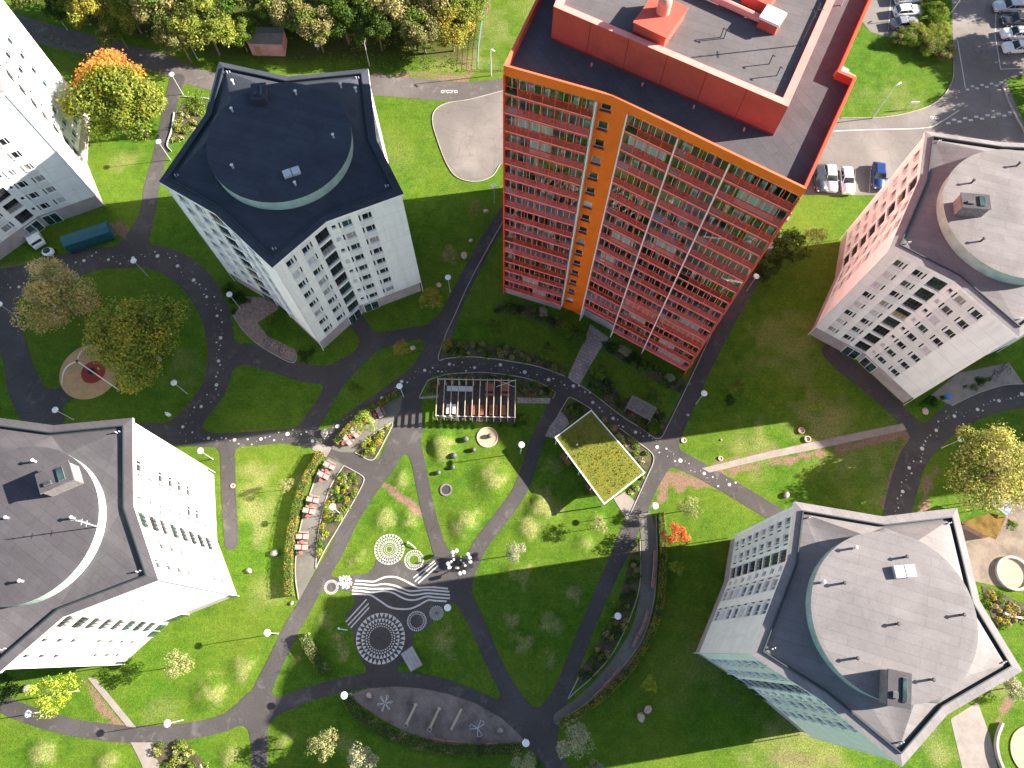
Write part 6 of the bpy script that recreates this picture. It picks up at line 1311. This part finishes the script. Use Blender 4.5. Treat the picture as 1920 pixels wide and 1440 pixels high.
# ---------------------------------------------------------------- swing arches on the tan rubber circle
c0 = G(168, 697); r = 53*scl(168, 697)
b = MB(); n = 64; b.add([(c0[0]+r*math.cos(2*math.pi*i/n), c0[1]+r*math.sin(2*math.pi*i/n), .045) for i in range(n)], [tuple(range(n))]); tag(b.build('play_floor', MT['rubber']), kind='structure')
c1 = G(175, 698); r1 = 21.5*scl(175, 698); b = MB(); b.add([(c1[0]+r1*math.cos(2*math.pi*i/n), c1[1]+r1*math.sin(2*math.pi*i/n), .049) for i in range(n)], [tuple(range(n))]); tag(b.build('play_floor', MT['rubred']), kind='structure')
hb = GV(144.5, 677, 4.6); base = G(175, 698); base = Vector((hb.x, hb.y, 0)); sw = thing('swing_frame', 'three legged white arched swing frame over the tan and red circle', 'swing', (hb.x, hb.y, 0))
for (x, y) in ((223, 731), (116, 722), (190, 643)):
    f = Vector((*G(x, y), 0))-base; b = MB(); top = Vector((0, 0, 4.6)); pts = []
    for i in range(9): t_ = i/8; pts.append(top*(1-t_)**1+f*(t_)+Vector((0, 0, 1.5*math.sin(math.pi*t_)))*(1-t_*.3)) 
    b.tube(pts, .085, 8); b.build('leg', MT['wpl'], sw, smooth=True)
b = MB(); b.cyl(0, 0, 4.45, 4.75, .2, n=12); b.build('hub', MT['dmetal'], sw)
f = Vector((c1[0], c1[1], 0))-base; b = MB(); b.cyl(f.x, f.y, .5, .62, .5, n=20); 
for a in range(3): b.tube([(f.x+.4*math.cos(a*2.1), f.y+.4*math.sin(a*2.1), .6), (0, 0, 4.5)], .015, 4)
b.build('swing_seat', MT['black'], sw)
# ---------------------------------------------------------------- boulders, ball stones and small things on the ground
def rock(x, y, s, lab, mat='stone', seed=0, nm='boulder', rz=0., flat_=.6, asp=1.3):
    p = G(x, y, .3*s); b = MB(); b.ball(0, 0, s*.28, s*.5*asp, s*.5, s*flat_*.6, 14, 9, wob=.09, rng=random.Random(seed)); o = b.build(nm, MT[mat], None, (p[0], p[1], 0), rz, smooth=True); tag(o, lab, 'stone')
for i, (x, y, s, lab) in enumerate(((911, 396, .75, 'pink boulder by the path near the red building corner'), (883, 451, .6, 'small pink boulder midway along the long diagonal path'), (870, 479, 1.05, 'largest pink boulder along the long diagonal path'), (823, 534, .75, 'pink boulder next to the path lamp'), (774, 652, .75, 'pink boulder right of the yellow green young tree'),
     (1215, 1330, .95, 'upper of two pink boulders on the dark lawn'), (1202, 1345, 1.0, 'lower of two pink boulders on the dark lawn'), (467, 1070, .7, 'white stone on the sunlit lawn beside the tower'), (515, 1037, .95, 'pale square stone near the curved hedge'), (49, 1291, .9, 'pale boulder in the shade below the sunlit tower'), (608, 812, 1.1, 'pale round boulder beside the dotted path bend'), (692, 1304, .7, 'small wooden toned block on the exercise ground'),
     (938, 1370, .7, 'pale block at the right end of the exercise ground'), (1475, 928, .85, 'pale rounded stone above the lower right tower'), (1735, 771, .95, 'whitish stone in front of the right tower corner'), (1352, 825, .3, 'tiny pale stone on the sunlit lawn edge'), (1290, 778, .4, 'small pinkish stone at the path edge below the lamp'), (547, 1131, .5, 'small white bollard like stone on the left lawn'))):
    rock(x, y, s*.93, lab, 'pstone' if 'pale' in lab or 'white' in lab else 'stone', i, rz=i*.8)
for i, (x, y, s, lab) in enumerate(((873, 823, .62, 'largest dark ball stone, left of the sandpit'), (888, 843, .48, 'dark ball stone below the sandpit left side'), (851, 854, .6, 'dark ball stone right of the big mound'), (849, 876, .42, 'small dark ball stone above the trampoline'), (822, 886, .45, 'lowest dark ball stone at the path'), (918, 817, .5, 'dark ball stone lying inside the sandpit'))):
    s *= .72; b = MB(); b.ball(0, 0, s*.9, s, s, s, 18, 12); p = G(x, y, s); tag(b.build('ball_stone', MT['blackst'], None, (p[0], p[1], 0), smooth=True), lab, 'ball stone', 'dark ball stones')
def ringpit(x, y, rpx, lab, floor, rim, nm, cat, h=.25, wd=.18):
    c = G(x, y); r = rpx*scl(x, y); t = thing(nm, lab, cat, (c[0], c[1], 0)); b = MB(); b.cyl(0, 0, 0, h, r, n=40, cap=False) if False else None
    n = 44; b.add([(q*math.cos(2*math.pi*i/n), q*math.sin(2*math.pi*i/n), z) for q, z in ((r, 0), (r, h), (r-wd, h), (r-wd, .03))for i in range(n)], [(j*n+i, j*n+(i+1) % n, (j+1)*n+(i+1) % n, (j+1)*n+i) for j in range(3) for i in range(n)]); b.build('rim', MT[rim], t)
    b = MB(); b.add([((r-wd)*math.cos(2*math.pi*i/n), (r-wd)*math.sin(2*math.pi*i/n), h*.35) for i in range(n)], [tuple(range(n))]); b.build('surface', MT[floor], t)
ringpit(914, 820, 19.5, 'round sandpit on the lawn under the pergola', 'sand', 'stone', 'sandpit', 'sandpit', .12, .14); ringpit(836.5, 918.5, 11.5, 'round in ground trampoline with brown rubber rim', 'dmetal', 'gravel', 'trampoline', 'trampoline', .12, .22)
ringpit(1502, 808, 6, 'upper of two round timber manhole rings', 'stone', 'pinkwood', 'manhole_ring', 'manhole', .3, .12); ringpit(1513.5, 824, 6, 'lower of two round timber manhole rings', 'stone', 'stone', 'manhole_ring', 'manhole', .3, .12); ringpit(1282, 826, 5, 'round pinkish manhole by the path edge', 'stone', 'stone', 'manhole_ring', 'manhole', .15, .12); ringpit(1351, 860, 4.5, 'round pinkish manhole next to the pale slab footpath', 'stone', 'stone', 'manhole_ring', 'manhole', .15, .12); ringpit(437, 911, 4.5, 'round orange rusty manhole beside the short spur path', 'coral', 'stone', 'manhole_ring', 'manhole', .12, .12)
ringpit(1940, 1410, 47, 'large round sandpit cut off at the lower right edge', 'sand', 'sand', 'sandpit', 'sandpit', .12, .2); ringpit(1898, 1075, 32, 'round sandpit with pale low wall at the right edge', 'sand', 'kerb', 'sandpit', 'sandpit', .45, .35)
kerb([(1876, 1355), (1866, 1385), (1868, 1415), (1882, 1450), (1900, 1480)], .3, .6); kerb([(1880, 1150), (1895, 1156), (1925, 1160)], .3, .5)
# ball cluster sculpture at the path crossing
c = G(862, 1056); sc_t = thing('ball_sculpture', 'cluster of white balls on thin stems at the path crossing', 'sculpture', (c[0], c[1], .03)); rr = random.Random(2)
for i in range(18):
    a = i*2.4; q_ = 1.5 if i % 2 == 0 else rr.uniform(.3, 1.1); h = (1.7 if i % 2 == 0 else rr.uniform(.8, 2.3)); s_ = .27 if i % 2 == 0 else .15; x, y = q_*math.cos(a), q_*math.sin(a); b = MB(); b.tube([(x*.25, y*.25, 0), (x, y, h)], .035, 6, 1); b.ball(x, y, h, s_, n=14, k=10); b.build('ball_on_stem', [MT['wpl'], MT['dmetal']], sc_t, smooth=True)
# exercise equipment
def frame(name, lab, cat, x, y, deg, fn):
    p = G(x, y); t = thing(name, lab, cat, (p[0], p[1], .04), R_(deg)); fn(t)
def star_(t):
    for k in range(6):
        b = MB(); a = k*math.pi/3; b.tube([(.1*math.cos(a), .1*math.sin(a), .5), (.95*math.cos(a-.12), .95*math.sin(a-.12), .5), (.95*math.cos(a+.12), .95*math.sin(a+.12), .5), (.1*math.cos(a), .1*math.sin(a), .55)], .035, 6); b.tube([(.95*math.cos(a), .95*math.sin(a), 0), (.95*math.cos(a), .95*math.sin(a), .5)], .035, 6); b.build('bar', MT['metal'], t)
def tri_(t):
    for k in range(3):
        b = MB(); a = k*2*math.pi/3+.5; b.tube([(0, 0, .9), (1.0*math.cos(a-.3), 1.0*math.sin(a-.3), .9), (1.0*math.cos(a+.3), 1.0*math.sin(a+.3), .9), (0, 0, .9)], .035, 6); b.tube([(1.0*math.cos(a), 1.0*math.sin(a), 0), (1.0*math.cos(a), 1.0*math.sin(a), .9)], .035, 6); b.build('bar', MT['metal'], t)
def plank_(t):
    b = MB(); b.box(-1.35, 1.35, -.14, .14, .42, .48); b.build('board', MT['lumber'], t)
    b = MB(); b.tube([(-1.35, -.25, .05), (-1.75, -.25, .05), (-1.75, .25, .05), (-1.35, .25, .05), (-1.35, -.25, .05)], .03, 6); b.box(-1.0, -.9, -.1, .1, 0, .42); b.box(.9, 1.0, -.1, .1, 0, .42); b.tube([(1.2, -.3, .7), (1.2, .3, .7)], .03); b.tube([(1.2, 0, .48), (1.2, 0, .7)], .03); b.build('frame', MT['metal'], t)
def beam_(t): b = MB(); b.box(-1.35, 1.35, -.15, .15, .3, .38); b.build('board', MT['lumber'], t); b = MB(); [b.box(x-.05, x+.05, -.12, .12, 0, .3) for x in (-1, 1)]; b.build('leg', MT['metal'], t)
frame('climbing_star', 'six armed steel star frame on the exercise ground', 'climber', 723, 1318, 10, star_); frame('climbing_triangle', 'three armed steel triangle frame at the right of the exercise ground', 'climber', 896, 1364, 20, tri_)
frame('exercise_bench', 'left of the sit up boards on the exercise ground', 'exercise bench', 772, 1338, 64, plank_); frame('exercise_bench', 'middle sit up board on the exercise ground', 'exercise bench', 816, 1345, 64, plank_); frame('balance_beam', 'plain grey balance beam right of the sit up boards', 'balance beam', 856, 1348, 62, beam_)
# bicycles
def bike(x, y, deg, lab, colr):
    p = G(x, y); t = thing('bicycle', lab, 'bicycle', (p[0], p[1], .04), R_(deg), 'parked bicycles')
    for s_ in (-.52, .52):
        b = MB(); b.tube([(s_+.33*math.cos(k*math.pi/8), 0, .34+.33*math.sin(k*math.pi/8)) for k in range(17)], .022, 5, cap=False); b.build('wheel', MT['black'], t)
    b = MB(); b.tube([(-.52, 0, .34), (-.1, 0, .32), (.38, 0, .78), (-.2, 0, .75), (-.1, 0, .32)], .02, 5); b.tube([(-.2, 0, .75), (-.52, 0, .34)], .015, 5); b.tube([(.38, 0, .85), (.52, 0, .34)], .02, 5); b.build('frame', flat('bike_'+colr, dict(teal=(.03, .3, .3), dark=(.05, .05, .06), silver=(.5, .5, .52), blue=(.05, .15, .4))[colr]), t)
    b = MB(); b.tube([(.34, -.27, .95), (.38, 0, .92), (.34, .27, .95)], .018, 5); b.build('handlebar', MT['dmetal'], t); b = MB(); b.box(-.32, -.08, -.07, .07, .84, .9); b.build('saddle', MT['black'], t, bevel=.02)
for i, (x, y, d, c_) in enumerate(((500, 640, 40, 'dark'), (506, 645, 60, 'teal'), (512, 650, 40, 'silver'), (527, 655, 75, 'dark'), (534, 660, 50, 'silver'), (1858, 703, 60, 'dark'), (1864, 708, 75, 'teal'), (1874, 694, 60, 'blue'), (1880, 690, 55, 'silver'), (1886, 693, 100, 'teal'))):
    bike(x, y, d, f'{c_} bicycle, {["first","second","third","fourth","last"][i % 5]} from left '+('on the worn red paving' if i < 5 else 'on the forecourt of the right tower'), c_)
# pink shed by the wood
zs = 2.9; S = GL([(463, 50), (532, 50), (528, 83), (462, 81)], zs); S = [S[3], S[2], S[1], S[0]]; cx_ = sum(s[0] for s in S)/4; cy_ = sum(s[1] for s in S)/4; S = [(s[0]-cx_, s[1]-cy_) for s in S]
t = thing('shed', 'small pink boarded shed with a dark roof at the edge of the wood', 'shed', (cx_, cy_, 0)); b = MB(); b.prism(offset(S, .15), 0, zs-.1, 0, cap=False); b.build('wall', MT['pinkp'], t)
b = MB(); m0 = ((S[0][0]+S[3][0])/2, (S[0][1]+S[3][1])/2, zs+.45); m1 = ((S[1][0]+S[2][0])/2, (S[1][1]+S[2][1])/2, zs+.45); b.add([(*S[0], zs-.1), (*S[1], zs-.1), m1, m0, (*S[2], zs-.1), (*S[3], zs-.1)], [(0, 1, 2, 3), (3, 2, 4, 5), (1, 4, 2), (0, 3, 5)]); b.build('roof', MT['roof'], t)
b = MB(); b.box(1.0, 1.9, -.05, .02, .1, 2.1); b.build('door', MT['pinkwood'], t, (S[0][0], S[0][1], 0))
# brown roof shed and solar roof at the playground
zs = 2.6; S = GL([(1804, 980), (1855, 962), (1887, 968), (1867, 1012)], zs)[::-1]; cx_, cy_ = S[0]; S = [(s[0]-cx_, s[1]-cy_) for s in S]; a_ = sum(S[i-1][0]*S[i][1]-S[i][0]*S[i-1][1] for i in range(4)); S = S if a_ > 0 else S[::-1]
t = thing('playground_shed', 'low shed with an orange brown mossy roof under the pale tree', 'shed', (cx_, cy_, 0)); b = MB(); b.prism(offset(S, .4), 0, zs-.15, 0, cap=False); b.build('wall', MT['pinkwood'], t); b = MB(); b.prism(S, zs-.15, zs, 1, 0, bot=True); b.build('roof', [pbr('orange_moss', (.15, .088, .016), .95, .3, .8, 8, .5), MT['lumber']], t)
S = GL([(1850, 936), (1872, 926), (1905, 940), (1889, 968)], 3.2)[::-1]; cx_, cy_ = S[0]; S = [(s[0]-cx_, s[1]-cy_) for s in S]; a_ = sum(S[i-1][0]*S[i][1]-S[i][0]*S[i-1][1] for i in range(4)); S = S if a_ > 0 else S[::-1]
t = thing('canopy', 'small canopy of bluish grey glazed panels half under the pale tree', 'canopy', (cx_, cy_, 0)); b = MB(); b.prism(S, 3.1, 3.2, 0, bot=True); b.build('roof', paver('glazed_panels', (.22, .25, .33), 1.5, .75, .6, .06, .1), t)
for s_ in S: b = MB(); b.box(-.05, .05, -.05, .05, 0, 3.1); b.build('post', MT['metal'], t, (s_[0]*.95, s_[1]*.95, 0))
# bins, fence, signs
def bin_(x, y, lab, mat): b = MB(); b.cyl(0, 0, 0, .9, .28, .32, 16); b.cyl(0, 0, .9, 1.0, .36, .3, 16); p = G(x, y, .5); tag(b.build('litter_bin', mat, None, (p[0], p[1], 0)), lab, 'bin')
bin_(1776, 744, 'bright blue bin at the corner of the right tower forecourt', flat('blue_plastic', (.01, .16, .62))); bin_(1504, 1072+8, 'dark bin', MT['dmetal']) if False else None
p = G(597, 95); t = thing('sign_board', 'small white notice board standing on the verge by the wood', 'sign', (p[0], p[1], 0)); b = MB(); b.box(-.35, .35, -.04, .04, .9, 1.5); b.build('board', MT['wpl'], t); b = MB(); b.tube([(0, 0, 0), (0, 0, .9)], .04); b.build('post', MT['metal'], t)
p = G(1706, 205); t = thing('sign_board', 'small white road sign on the lawn by the bend', 'sign', (p[0], p[1], 0)); b = MB(); b.box(-.7, .7, -.04, .04, 1.3, 1.9); b.build('board', MT['wpl'], t); b = MB(); b.tube([(-.5, 0, 0), (-.5, 0, 1.4)], .04); b.tube([(.5, 0, 0), (.5, 0, 1.4)], .04); b.build('post', MT['metal'], t)
P_ = [G(*q) for q in ((914, -20), (905, 40), (898, 90), (896, 130), (960, 132))]; t = thing('wire_fence', 'green wire fence running down the slope beside the wood', 'fence', (P_[0][0], P_[0][1], 0))
b = MB()
for a, c in zip(P_[:-1], P_[1:]):
    a = (a[0]-P_[0][0], a[1]-P_[0][1]); c = (c[0]-P_[0][0], c[1]-P_[0][1])
    for z in (.1, .5, .9, 1.3, 1.7): b.tube([(*a, z), (*c, z)], .02, 4)
    L = math.dist(a, c); k = int(L/2.5)+1
    for i in range(k+1): q_ = (a[0]+(c[0]-a[0])*i/k, a[1]+(c[1]-a[1])*i/k); b.tube([(*q_, 0), (*q_, 1.8)], .035, 5)
b.build('wire_panel', flat('green_wire', (.05, .22, .15)), t)
for i, (x, y) in enumerate(((1262, 1092), (638, 1183), (110, 776))): pass
p = G(636, 1180); b = MB(); b.tube([(0, 0, .1), (.25, .05, .35), (.6, -.05, .1), (1.1, -.1, .08)], .07, 7); b.ball(0, .1, .35, .16, n=10, k=6); tag(b.build('play_figure', MT['wpl'], None, (p[0], p[1], 0), smooth=True), 'small white curved play figure on the lawn left of the big wheel', 'play figure')
p = G(765, 1018); b = MB(); b.tube([(0, 0, .1), (.3, -.1, .4), (.8, -.5, .35), (1.1, -.8, .1)], .07, 7); b.ball(0, 0, .3, .15, n=10, k=6); tag(b.build('play_figure', MT['wpl'], None, (p[0], p[1], 0), smooth=True), 'small white curved play figure right of the sunlit painted wheel', 'play figure')
b = MB(); p = G(316, 777); b.box(-.5, .5, -.1, .1, 0, .3); b.box(-.15, .5, -.3, .2, .3, .5); tag(b.build('ground_sign', MT['wpl'], None, (p[0], p[1], 0), -.5, bevel=.03), 'low white block at the lawn edge above the dotted path junction', 'block')

for o in bpy.data.objects:
    if not o.parent and 'label' in o and not 4 <= len(o['label'].split()) <= 16: print('LONG', o.name, '|', o['label'])
ls = {}
for o in bpy.data.objects:
    if 'label' in o and not o.parent: ls.setdefault(o['label'], []).append(o.name)
for k, v in ls.items():
    if len(v) > 1: print('DUP', k, v)
